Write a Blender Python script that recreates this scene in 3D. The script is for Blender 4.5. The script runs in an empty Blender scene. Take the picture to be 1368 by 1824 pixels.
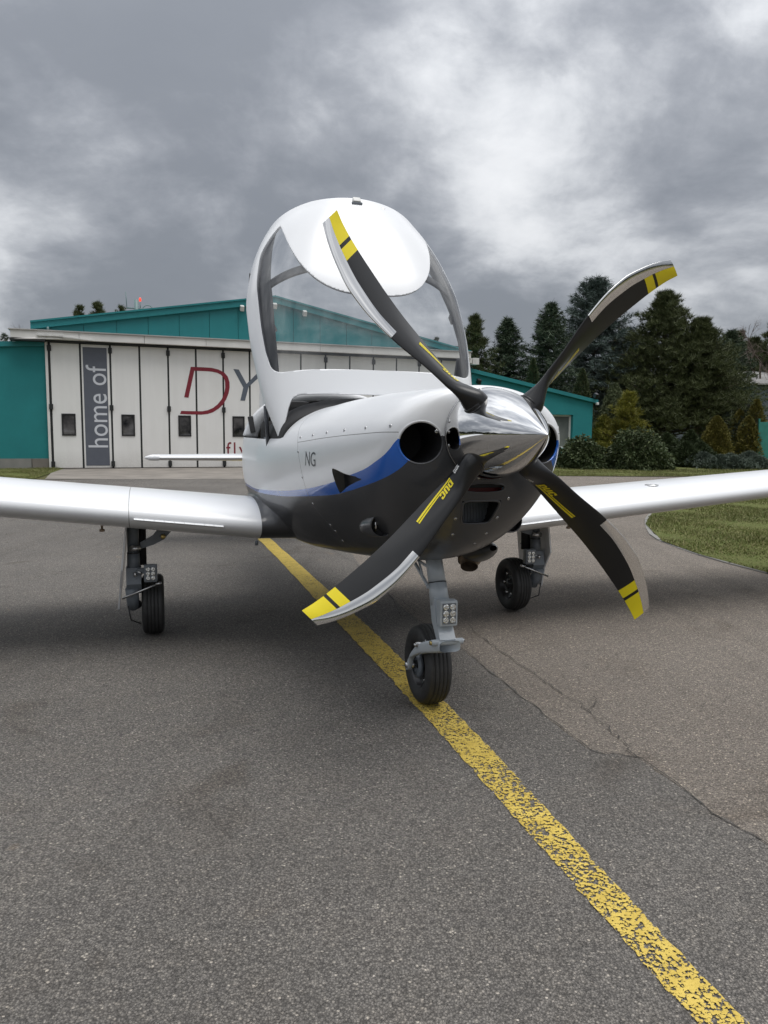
import bpy, bmesh, math, random
import numpy as np
from mathutils import Matrix, Vector
R_ = math.radians
sc = bpy.context.scene
COL = sc.collection
rng = np.random.default_rng(7)

# ------------------------------------------------------------------ camera
CAM_H, F_PX, PW, PH = 1.2, 1330.0, 1368, 1824
PITCH, ROLL = R_(6.2), 0.010
_fw = np.array([0, math.cos(PITCH), -math.sin(PITCH)])
_r0 = np.array([1., 0, 0]); _u0 = np.cross(_r0, _fw)
_rt = math.cos(ROLL)*_r0 + math.sin(ROLL)*_u0
_up = -math.sin(ROLL)*_r0 + math.cos(ROLL)*_u0
cam_d = bpy.data.cameras.new('camera'); cam = bpy.data.objects.new('camera', cam_d); COL.objects.link(cam)
cam_d.sensor_fit = 'HORIZONTAL'; cam_d.sensor_width = 36; cam_d.lens = F_PX/PW*36
cam_d.clip_start = 0.05; cam_d.clip_end = 4000
M = Matrix.Identity(4)
for i in range(3):
    M[i][0], M[i][1], M[i][2] = _rt[i], _up[i], -_fw[i]
M[2][3] = CAM_H
cam.matrix_world = M
sc.camera = cam
CAMP = np.array([0, 0, CAM_H])
def px_ray(x, y): return _fw + (x-PW/2)/F_PX*_rt - (y-PH/2)/F_PX*_up
def px_ground(x, y, z=0.):
    d = px_ray(x, y); return CAMP + d*((z-CAM_H)/d[2])
def px_depth(x, y, Y):
    d = px_ray(x, y); return CAMP + d*(Y/d[1])

# ------------------------------------------------------------------ sky and light
SUN_EL, SUN_AZ = R_(73), R_(118)      # azimuth measured clockwise from +Y: high up, to the right of and a little behind the camera
world = bpy.data.worlds.new('World'); sc.world = world; world.use_nodes = True
def build_world():
    nt = world.node_tree; N = nt.nodes; L = nt.links; N.clear()
    out = N.new('ShaderNodeOutputWorld')
    sky = N.new('ShaderNodeTexSky'); sky.sky_type = 'NISHITA'; sky.sun_disc = False
    sky.sun_elevation = SUN_EL; sky.sun_rotation = SUN_AZ; sky.dust_density = 2.0
    bg1 = N.new('ShaderNodeBackground'); bg1.inputs[1].default_value = 0.10
    L.new(sky.outputs[0], bg1.inputs[0])
    tc = N.new('ShaderNodeTexCoord')
    sep = N.new('ShaderNodeSeparateXYZ'); L.new(tc.outputs['Generated'], sep.inputs[0])
    def math_(op, a, b=None, c=None):
        n = N.new('ShaderNodeMath'); n.operation = op
        for k, v in enumerate((a, b, c)):
            if v is None: continue
            if isinstance(v, (int, float)): n.inputs[k].default_value = v
            else: L.new(v, n.inputs[k])
        return n.outputs[0]
    OFFX, OFFY = 0.3, 0.1
    zc = math_('MAXIMUM', sep.outputs[2], 0.0)
    den = math_('ADD', zc, 0.42)
    px = math_('DIVIDE', sep.outputs[0], den); py = math_('DIVIDE', sep.outputs[1], den)
    comb = N.new('ShaderNodeCombineXYZ'); L.new(px, comb.inputs[0]); L.new(py, comb.inputs[1])
    def noise(scale, detail, rough, off, dist=0.0, vec=None):
        mp = N.new('ShaderNodeMapping'); mp.inputs['Location'].default_value = (off[0]+OFFX, off[1]+OFFY, off[2])
        L.new(vec if vec is not None else comb.outputs[0], mp.inputs[0])
        t = N.new('ShaderNodeTexNoise'); t.inputs['Scale'].default_value = scale; t.inputs['Detail'].default_value = detail
        t.inputs['Roughness'].default_value = rough; t.inputs['Distortion'].default_value = dist
        L.new(mp.outputs[0], t.inputs['Vector']); return t
    # billows: coordinates pushed about by a slow noise, then layered
    wv = noise(1.6, 3.0, 0.5, (3.1, 8.2, 0))
    ws = N.new('ShaderNodeVectorMath'); ws.operation = 'MULTIPLY_ADD'; L.new(wv.outputs['Color'], ws.inputs[0])
    ws.inputs[1].default_value = (0.22, 0.22, 0); L.new(comb.outputs[0], ws.inputs[2])
    big = noise(1.0, 1.5, 0.5, (5.3, 1.7, 0), 0.0, ws.outputs[0]).outputs['Fac']
    mid = noise(2.7, 9.0, 0.52, (2.2, 7.4, 3), 0.0, ws.outputs[0]).outputs['Fac']
    fine = noise(9.0, 7.0, 0.60, (9.1, 3.4, 1), 0.0, ws.outputs[0]).outputs['Fac']
    v = math_('ADD', math_('MULTIPLY', big, 0.60), math_('ADD', math_('MULTIPLY', mid, 0.60), math_('MULTIPLY', fine, 0.20)))
    ramp = N.new('ShaderNodeValToRGB'); L.new(math_('SUBTRACT', v, 0.222), ramp.inputs[0])
    e = ramp.color_ramp.elements
    e[0].position = 0.37; e[0].color = (0.055, 0.059, 0.066, 1)
    e[1].position = 0.45; e[1].color = (0.082, 0.086, 0.094, 1)
    for p, c in ((0.51, (0.128, 0.132, 0.139, 1)), (0.555, (0.165, 0.169, 0.175, 1)), (0.60, (0.185, 0.188, 0.193, 1)), (0.70, (0.225, 0.227, 0.23, 1))):
        k = e.new(p); k.color = c
    ramp.color_ramp.interpolation = 'B_SPLINE'
    # standard overcast brightening from horizon to zenith
    grad = math_('MULTIPLY_ADD', math_('POWER', zc, 1.6), 2.1, math_('MULTIPLY_ADD', math_('POWER', math_('SUBTRACT', 1.0, zc), 8.0), 0.30, 1.10))
    vm = N.new('ShaderNodeVectorMath'); vm.operation = 'SCALE'
    L.new(ramp.outputs[0], vm.inputs[0]); L.new(grad, vm.inputs['Scale'])
    bg2 = N.new('ShaderNodeBackground'); bg2.inputs[1].default_value = 1.0
    L.new(vm.outputs[0], bg2.inputs[0])
    mix = N.new('ShaderNodeMixShader'); mix.inputs[0].default_value = 0.97
    L.new(bg1.outputs[0], mix.inputs[1]); L.new(bg2.outputs[0], mix.inputs[2])
    L.new(mix.outputs[0], out.inputs[0])
build_world()
sun_d = bpy.data.lights.new('sun', 'SUN'); sun_d.energy = 0.75; sun_d.angle = R_(44); sun_d.color = (1.0, 0.975, 0.94)
sun = bpy.data.objects.new('sun', sun_d); COL.objects.link(sun)
sd = Vector((math.sin(SUN_AZ)*math.cos(SUN_EL), math.cos(SUN_AZ)*math.cos(SUN_EL), math.sin(SUN_EL)))
sun.rotation_euler = sd.to_track_quat('Z', 'Y').to_euler(); sun.location = sd*30
sc.view_settings.view_transform = 'Standard'; sc.view_settings.look = 'None'
sc.view_settings.gamma = 1.0; sc.view_settings.use_curve_mapping = False
sc.view_settings.exposure = 1.62
sc.render.engine = 'CYCLES'
sc.cycles.max_bounces = 8; sc.cycles.transparent_max_bounces = 16; sc.cycles.use_denoising = True
sc.cycles.caustics_reflective = False; sc.cycles.caustics_refractive = False

# ------------------------------------------------------------------ materials
class NT:
    def __init__(s, name):
        s.m = bpy.data.materials.new(name); s.m.use_nodes = True
        s.t = s.m.node_tree; s.N = s.t.nodes; s.L = s.t.links
        s.b = s.N['Principled BSDF']; s.out = s.N['Material Output']
        s.co = None
    def coord(s, kind='Object'):
        if s.co is None: s.co = s.N.new('ShaderNodeTexCoord')
        return s.co.outputs[kind]
    def noise(s, scale, detail=4, rough=0.55, dist=0, vec=None):
        n = s.N.new('ShaderNodeTexNoise'); n.inputs['Scale'].default_value = scale; n.inputs['Detail'].default_value = detail
        n.inputs['Roughness'].default_value = rough; n.inputs['Distortion'].default_value = dist
        s.L.new(vec if vec is not None else s.coord(), n.inputs['Vector']); return n.outputs['Fac']
    def voro(s, scale, feat='F1', out='Distance', vec=None):
        n = s.N.new('ShaderNodeTexVoronoi'); n.inputs['Scale'].default_value = scale; n.feature = feat
        s.L.new(vec if vec is not None else s.coord(), n.inputs['Vector']); return n.outputs[out]
    def ramp(s, fac, stops):
        n = s.N.new('ShaderNodeValToRGB'); e = n.color_ramp.elements
        while len(e) < len(stops): e.new(0.5)
        for k, (p, c) in enumerate(stops):
            e[k].position = p; e[k].color = (*c, 1) if len(c) == 3 else c
        s.L.new(fac, n.inputs[0]); return n.outputs[0]
    def math(s, op, a, b=None, c=None):
        n = s.N.new('ShaderNodeMath'); n.operation = op
        for k, v in enumerate((a, b, c)):
            if v is None: continue
            if isinstance(v, (int, float)): n.inputs[k].default_value = v
            else: s.L.new(v, n.inputs[k])
        return n.outputs[0]
    def mix(s, fac, a, b, mode='MIX'):
        n = s.N.new('ShaderNodeMix'); n.data_type = 'RGBA'; n.blend_type = mode
        for k, v in ((0, fac), (6, a), (7, b)):
            if isinstance(v, (int, float)): n.inputs[k].default_value = v
            elif isinstance(v, tuple): n.inputs[k].default_value = (*v, 1) if len(v) == 3 else v
            else: s.L.new(v, n.inputs[k])
        return n.outputs[2]
    def bump(s, h, strength=0.3, dist=0.01):
        n = s.N.new('ShaderNodeBump'); n.inputs['Strength'].default_value = strength; n.inputs['Distance'].default_value = dist
        s.L.new(h, n.inputs['Height']); s.L.new(n.outputs[0], s.b.inputs['Normal']); return n
    def set(s, **k):
        for a, v in k.items():
            i = s.b.inputs[a.replace('_', ' ')]
            if hasattr(v, 'links') or hasattr(v, 'is_linked'): s.L.new(v, i)
            elif isinstance(v, tuple): i.default_value = (*v, 1) if len(v) == 3 else v
            else: i.default_value = v
        return s
MATS = {}
def simple(name, col, rough=0.5, metal=0.0, coat=0.0, var=0.12, vscale=6.0, bump=0.0, bscale=60.0, **kw):
    s = NT(name)
    n = s.noise(vscale, 5)
    a = tuple(max(0, c*(1-var)) for c in col); b = tuple(min(1, c*(1+var)) for c in col)
    s.set(Base_Color=s.ramp(n, [(0.3, a), (0.7, b)]), Metallic=metal, Coat_Weight=coat, Coat_Roughness=0.03)
    n2 = s.noise(vscale*3.1, 6)
    r = s.math('MULTIPLY_ADD', n2, rough*0.3, rough*0.85)
    s.set(Roughness=r)
    if bump: s.bump(s.noise(bscale, 3), bump, 0.004)
    s.set(**kw)
    MATS[name] = s.m; return s.m
simple('white_paint', (0.745, 0.757, 0.772), 0.30, coat=0.35, var=0.015, vscale=1.7, Coat_Roughness=0.16)
simple('blue_paint', (0.004, 0.115, 0.52), 0.25, coat=0.9, var=0.05, vscale=2)
simple('grey_paint', (0.050, 0.052, 0.057), 0.36, coat=0.35, var=0.08, vscale=3)
simple('seam', (0.22, 0.22, 0.22), 0.6)
simple('black_interior', (0.012, 0.012, 0.013), 0.7, var=0.3)
simple('dark_trim', (0.05, 0.05, 0.052), 0.55, var=0.2)
simple('canopy_lining', (0.13, 0.132, 0.135), 0.6, var=0.08)
simple('blade_carbon', (0.008, 0.008, 0.0085), 0.30, coat=0.05, var=0.15, vscale=9)
simple('blade_yellow', (0.80, 0.66, 0.012), 0.4, var=0.04, vscale=9)
simple('blade_white', (0.75, 0.75, 0.75), 0.4)
simple('chrome', (0.74, 0.74, 0.74), 0.03, metal=1.0, var=0.02)
simple('brushed_steel', (0.80, 0.79, 0.77), 0.09, metal=1.0, var=0.05)
simple('gear_grey', (0.44, 0.48, 0.51), 0.32, coat=0.3, var=0.05)
simple('gear_dark', (0.15, 0.168, 0.188), 0.4, var=0.15)
simple('steel', (0.55, 0.55, 0.55), 0.25, metal=1.0)
simple('brass', (0.55, 0.42, 0.16), 0.3, metal=1.0)
simple('rubber', (0.028, 0.028, 0.028), 0.62, var=0.35, vscale=18, bump=0.15, bscale=300)
simple('rim_black', (0.02, 0.02, 0.021), 0.3, var=0.2)
simple('exhaust_metal', (0.30, 0.225, 0.165), 0.45, metal=0.6, var=0.35, vscale=14)
simple('radiator', (0.03, 0.03, 0.031), 0.5)
simple('red_band', (0.16, 0.01, 0.01), 0.4)
simple('print_dark', (0.06, 0.065, 0.075), 0.4)
simple('concrete', (0.205, 0.185, 0.162), 0.85, var=0.25, vscale=1.4, bump=0.3, bscale=70)
simple('plinth_grey', (0.22, 0.215, 0.20), 0.85, var=0.12, vscale=3, bump=0.2)
simple('door_white', (0.68, 0.675, 0.65), 0.55, var=0.03, vscale=1.1)
simple('door_grey', (0.10, 0.11, 0.135), 0.5, var=0.05)
simple('header_white', (0.70, 0.69, 0.66), 0.5, var=0.10, vscale=1.3)
simple('joint_rubber', (0.014, 0.016, 0.016), 0.6)
simple('window_frame_dark', (0.012, 0.012, 0.013), 0.4)
simple('red_print', (0.20, 0.012, 0.025), 0.5, var=0.05)
simple('slate_print', (0.105, 0.125, 0.155), 0.5, var=0.05)
simple('light_print', (0.60, 0.62, 0.66), 0.5, var=0.03)
simple('lamp_white', (0.6, 0.6, 0.58), 0.5)
simple('roof_sheet', (0.35, 0.34, 0.33), 0.6, var=0.2, vscale=0.8)
simple('shed_wall', (0.12, 0.14, 0.165), 0.6, var=0.15, vscale=0.7)
simple('fence_green', (0.03, 0.19, 0.16), 0.5, var=0.15)
simple('mast_steel', (0.13, 0.20, 0.20), 0.5)
simple('bark', (0.075, 0.055, 0.042), 0.9, var=0.4, vscale=5, bump=0.5, bscale=25)
simple('twig_grey', (0.16, 0.12, 0.11), 0.9, var=0.2)
simple('beige_fabric', (0.35, 0.32, 0.27), 0.8)
def teal():
    s = NT('teal_cladding')
    n = s.noise(0.9, 6, 0.6)
    streak = s.N.new('ShaderNodeMapping'); streak.inputs['Scale'].default_value = (6, 6, 0.35); s.L.new(s.coord(), streak.inputs[0])
    n2 = s.noise(1.0, 5, 0.6, vec=streak.outputs[0])
    c = s.ramp(n, [(0.3, (0.009, 0.185, 0.200)), (0.7, (0.012, 0.222, 0.236))])
    c = s.mix(s.math('MULTIPLY', n2, 0.28), c, (0.012, 0.09, 0.102))
    s.set(Base_Color=c, Roughness=0.5)
    s.bump(s.noise(40, 2), 0.08, 0.004); MATS['teal'] = s.m
    s = NT('teal_render_wall')
    n = s.noise(1.2, 6, 0.6)
    c = s.ramp(n, [(0.3, (0.010, 0.178, 0.188)), (0.7, (0.013, 0.215, 0.222))])
    s.set(Base_Color=c, Roughness=0.75); s.bump(s.noise(55, 4), 0.35, 0.01); MATS['teal_wall'] = s.m
teal()
def door_m():
    s = NT('door_white_paint')
    mp_ = s.N.new('ShaderNodeMapping'); mp_.inputs['Scale'].default_value = (5, 5, .5); s.L.new(s.coord(), mp_.inputs[0])
    a = s.noise(1.0, 6, .6, vec=mp_.outputs[0]); b = s.noise(.7, 5, .6); c = s.noise(30, 4)
    col = s.ramp(a, [(.35, (.76, .755, .73)), (.65, (.80, .795, .77))])
    col = s.mix(s.ramp(b, [(.5, (0, 0, 0)), (.8, (.18, .18, .18))]), col, (.52, .50, .46))
    sp = s.N.new('ShaderNodeSeparateXYZ'); s.L.new(s.coord(), sp.inputs[0])
    low = s.math('MULTIPLY', s.math('SUBTRACT', 1.0, s.math('MINIMUM', s.math('MULTIPLY', sp.outputs[2], 1.8), 1.0)), s.math('MULTIPLY', c, .7))
    col = s.mix(low, col, (.34, .31, .27))   # splashed dirt along the foot of the doors
    s.set(Base_Color=col, Roughness=.55); s.bump(s.noise(3, 3), .05, .02); MATS['door_white'] = s.m
door_m()
def lens_m():
    s = NT('lamp_lens'); s.set(Base_Color=(0.75, 0.75, 0.72), Metallic=0.85, Roughness=s.math('MULTIPLY_ADD', s.noise(90, 3), 0.3, 0.02))
    s.bump(s.voro(160), 0.6, 0.004); MATS['lens'] = s.m
    s = NT('beacon_glass'); s.set(Base_Color=(0.6, 0.03, 0.02), Roughness=0.2, Emission_Color=(1, 0.08, 0.04), Emission_Strength=0.35); MATS['beacon'] = s.m
lens_m()
def glass_m(name, tint, rough=0.0, extra=0.0):
    s = NT(name); N, L = s.N, s.L; N.remove(s.b)
    tr = N.new('ShaderNodeBsdfTransparent'); tr.inputs[0].default_value = (*tint, 1)
    gl = N.new('ShaderNodeBsdfGlossy'); gl.inputs['Roughness'].default_value = rough; gl.inputs[0].default_value = (1, 1, 1, 1)
    fr = N.new('ShaderNodeFresnel'); fr.inputs[0].default_value = 1.45
    st = N.new('ShaderNodeMapping'); st.inputs['Scale'].default_value = (9, 9, 1.1)
    L.new(s.coord(), st.inputs[0])
    nz = s.noise(2.2, 4, 0.6, vec=st.outputs[0])
    fac = s.math('ADD', fr.outputs[0], s.math('MULTIPLY', nz, extra))
    mx = N.new('ShaderNodeMixShader'); L.new(fac, mx.inputs[0]); L.new(tr.outputs[0], mx.inputs[1]); L.new(gl.outputs[0], mx.inputs[2])
    L.new(mx.outputs[0], s.out.inputs[0]); MATS[name] = s.m
glass_m('canopy_acrylic', (0.90, 0.91, 0.915), 0.0, 0.10)
def pane_m():
    s = NT('window_pane'); s.set(Base_Color=s.ramp(s.noise(2.2, 3), [(0.38, (0.012, 0.013, 0.015)), (0.62, (0.11, 0.105, 0.105))]), Roughness=0.04, Specular_IOR_Level=0.7); MATS['pane'] = s.m  # pale patches in the base colour stand in for reflections on the panes
    s = NT('window_pane_pale'); s.set(Base_Color=s.ramp(s.noise(1.2, 4), [(0.35, (0.10, 0.115, 0.11)), (0.7, (0.20, 0.21, 0.20))]), Roughness=0.05, Specular_IOR_Level=0.7); MATS['pane_pale'] = s.m
pane_m()
def asphalt(name, dark, light, warm, cracks=False):
    s = NT(name)
    stone_c = s.voro(165, 'F1', 'Color'); sep = s.N.new('ShaderNodeSeparateColor'); s.L.new(stone_c, sep.inputs[0])
    d = s.voro(165); d2 = s.voro(380)
    big = s.noise(0.55, 6, 0.62); med = s.noise(5.5, 5, 0.65); fine = s.noise(160, 3, 0.7)
    base = s.ramp(big, [(0.33, dark), (0.66, light)])
    base = s.mix(s.math('MULTIPLY', s.ramp(med, [(0.45, (0, 0, 0)), (0.75, (1, 1, 1))]), 0.30), base, warm)
    tone = s.ramp(sep.outputs[0], [(0.0, (0.55, 0.55, 0.55)), (0.5, (0.92, 0.92, 0.92)), (0.88, (1.12, 1.12, 1.10)), (0.985, (1.6, 1.58, 1.52)), (1.0, (2.6, 2.55, 2.4))])
    base = s.mix(1.0, base, tone, 'MULTIPLY')
    gap = s.ramp(d, [(0.30, (1, 1, 1)), (0.65, (0.42, 0.42, 0.42))])
    base = s.mix(0.8, base, gap, 'MULTIPLY')
    f2 = s.ramp(fine, [(0.3, (0.72, 0.72, 0.72)), (0.7, (1.2, 1.2, 1.2))])
    base = s.mix(0.7, base, f2, 'MULTIPLY')
    # oil and dust stains with their own shapes
    st = s.ramp(s.noise(1.3, 3, 0.5, 1.5), [(0.60, (1, 1, 1)), (0.72, (0.72, 0.69, 0.66))])
    base = s.mix(0.8, base, st, 'MULTIPLY')
    tan = s.ramp(s.noise(4.2, 3, 0.4, 0.4), [(0.735, (0, 0, 0)), (0.78, (1, 1, 1))])
    base = s.mix(s.math('MULTIPLY', tan, 0.5), base, (0.25, 0.19, 0.13))
    spot = s.ramp(s.noise(2.6, 4, 0.55, 0.8), [(0.70, (1, 1, 1)), (0.76, (0.55, 0.53, 0.50))])
    base = s.mix(0.9, base, spot, 'MULTIPLY')
    rot = s.N.new('ShaderNodeMapping'); rot.inputs['Rotation'].default_value = (0, 0, R_(16)); rot.inputs['Scale'].default_value = (3.2, .12, 1); s.L.new(s.coord(), rot.inputs[0])
    scuff = s.ramp(s.noise(1.0, 5, 0.6, 0.2, rot.outputs[0]), [(0.58, (1, 1, 1)), (0.75, (0.74, 0.73, 0.72))])
    base = s.mix(0.8, base, scuff, 'MULTIPLY')
    s.set(Base_Color=base, Roughness=0.82, Specular_IOR_Level=0.35)
    h = s.math('ADD', s.math('MULTIPLY', s.math('SUBTRACT', 1.0, d), 1.0), s.math('ADD', s.math('MULTIPLY', d2, 0.25), s.math('MULTIPLY', fine, 0.5)))
    s.bump(h, 1.0, 0.008)
    MATS[name] = s.m
asphalt('asphalt_dark', (0.190, 0.176, 0.161), (0.268, 0.249, 0.228), (0.285, 0.250, 0.213))
asphalt('asphalt_old', (0.27, 0.234, 0.20), (0.35, 0.308, 0.266), (0.36, 0.306, 0.252))
def line_m():
    s = NT('worn_yellow_paint'); N, L = s.N, s.L
    a = s.noise(66, 7, 0.75, 0.4); b = s.noise(3.1, 4, 0.5); c = s.voro(125)
    sep = N.new('ShaderNodeSeparateXYZ'); L.new(s.coord(), sep.inputs[0])
    near = s.math('SUBTRACT', 1.0, s.math('MULTIPLY', sep.outputs[1], 0.10))
    cell = N.new('ShaderNodeSeparateColor'); L.new(s.voro(125, 'F1', 'Color'), cell.inputs[0])
    v = s.math('ADD', s.math('MULTIPLY', a, 0.75), s.math('ADD', s.math('MULTIPLY', b, 0.30), s.math('ADD', s.math('MULTIPLY', cell.outputs[0], 0.16), s.math('MULTIPLY', c, -0.22))))
    lim = s.math('MULTIPLY_ADD', near, 0.185, 0.315)
    mask = s.math('GREATER_THAN', v, lim)
    col = s.ramp(s.noise(14, 5), [(0.3, (0.48, 0.34, 0.055)), (0.7, (0.62, 0.46, 0.095))])
    s.set(Base_Color=col, Roughness=0.7); s.bump(s.math('ADD', s.math('MULTIPLY', c, -1), s.noise(150, 3)), 0.5, 0.004)
    tr = N.new('ShaderNodeBsdfTransparent'); mx = N.new('ShaderNodeMixShader')
    L.new(mask, mx.inputs[0]); L.new(tr.outputs[0], mx.inputs[1]); L.new(s.b.outputs[0], mx.inputs[2]); L.new(mx.outputs[0], s.out.inputs[0])
    MATS['line'] = s.m
    s = NT('crack_fill'); s.set(Base_Color=s.ramp(s.noise(30, 4), [(0.3, (0.03, 0.027, 0.024)), (0.7, (0.075, 0.067, 0.058))]), Roughness=0.95); MATS['crack'] = s.m
line_m()
def grass_ground(name, a, b, c):
    s = NT(name)
    n = s.noise(0.35, 6, 0.6); m = s.noise(6, 6, 0.7); f = s.noise(70, 4, 0.7)
    col = s.mix(s.ramp(m, [(0.4, (0, 0, 0)), (0.72, (1, 1, 1))]), s.ramp(n, [(0.35, a), (0.65, b)]), c)
    col = s.mix(0.7, col, s.ramp(f, [(0.3, (0.55, 0.55, 0.55)), (0.7, (1.3, 1.3, 1.3))]), 'MULTIPLY')
    s.set(Base_Color=col, Roughness=0.95, Specular_IOR_Level=0.1); s.bump(f, 0.8, 0.03); MATS[name] = s.m
grass_ground('lawn', (0.095, 0.122, 0.034), (0.125, 0.150, 0.048), (0.165, 0.160, 0.068))
grass_ground('field', (0.075, 0.085, 0.030), (0.11, 0.11, 0.045), (0.13, 0.115, 0.06))
def foliage(name, cols, rough=0.6, trans=0.0):
    s = NT(name)
    g = s.N.new('ShaderNodeNewGeometry')
    c = s.ramp(g.outputs['Random Per Island'], [(k/(len(cols)-1), x) for k, x in enumerate(cols)])
    n = s.noise(0.8, 3)
    c = s.mix(0.55, c, s.ramp(n, [(0.35, (0.7, 0.7, 0.7)), (0.65, (1.25, 1.25, 1.25))]), 'MULTIPLY')
    s.set(Base_Color=c, Roughness=rough, Specular_IOR_Level=0.25); MATS[name] = s.m
foliage('spruce_green', [(0.035, 0.052, 0.029), (0.049, 0.072, 0.041), (0.070, 0.096, 0.055)])
foliage('spruce_blue', [(0.049, 0.070, 0.060), (0.072, 0.099, 0.086), (0.104, 0.137, 0.124)])
foliage('pine_dark', [(0.044, 0.055, 0.020), (0.062, 0.076, 0.027), (0.090, 0.102, 0.042)])
foliage('pine_gold', [(0.094, 0.108, 0.015), (0.165, 0.165, 0.022), (0.242, 0.209, 0.031)])
foliage('thuja_green', [(0.050, 0.065, 0.027), (0.070, 0.088, 0.037), (0.094, 0.106, 0.050)])
foliage('thuja_gold', [(0.095, 0.092, 0.022), (0.15, 0.138, 0.034), (0.21, 0.175, 0.048)])
foliage('rhodo', [(0.039, 0.060, 0.023), (0.060, 0.083, 0.034), (0.104, 0.124, 0.058)], 0.520)
foliage('juniper_blue', [(0.062, 0.086, 0.062), (0.094, 0.121, 0.094), (0.133, 0.156, 0.125)])
foliage('juniper_dark', [(0.034, 0.050, 0.022), (0.048, 0.067, 0.028), (0.063, 0.084, 0.039)])
foliage('grass_blade', [(0.075, 0.105, 0.022), (0.125, 0.148, 0.038), (0.18, 0.175, 0.065), (0.26, 0.23, 0.12)])
foliage('far_wood', [(0.016, 0.022, 0.012), (0.024, 0.032, 0.016), (0.036, 0.04, 0.022)])

# ------------------------------------------------------------------ mesh helpers
def link(name, me, parent=None, mats=(), smooth=True):
    o = bpy.data.objects.new(name, me); COL.objects.link(o)
    for m in mats: me.materials.append(MATS[m])
    if smooth and len(me.polygons): me.polygons.foreach_set('use_smooth', np.ones(len(me.polygons), bool))
    if parent is not None: o.parent = parent
    return o
def tag(o, label=None, cat=None, group=None, kind=None):
    for k, v in (('label', label), ('category', cat), ('group', group), ('kind', kind)):
        if v: o[k] = v
    return o
def empty(name, loc=(0, 0, 0), rz=0.0, parent=None):
    o = bpy.data.objects.new(name, None); COL.objects.link(o); o.location = loc; o.rotation_euler = (0, 0, rz)
    o.empty_display_size = 0.2
    if parent is not None: o.parent = parent
    return o
def tri_mesh(name, V, T):
    me = bpy.data.meshes.new(name); V = np.asarray(V, np.float32); T = np.asarray(T, np.int32)
    me.vertices.add(len(V)); me.vertices.foreach_set('co', V.ravel())
    k = T.shape[1]
    me.loops.add(T.size); me.loops.foreach_set('vertex_index', T.ravel())
    me.polygons.add(len(T)); me.polygons.foreach_set('loop_start', np.arange(0, T.size, k, dtype=np.int32))
    me.update(calc_edges=True); return me
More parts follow.
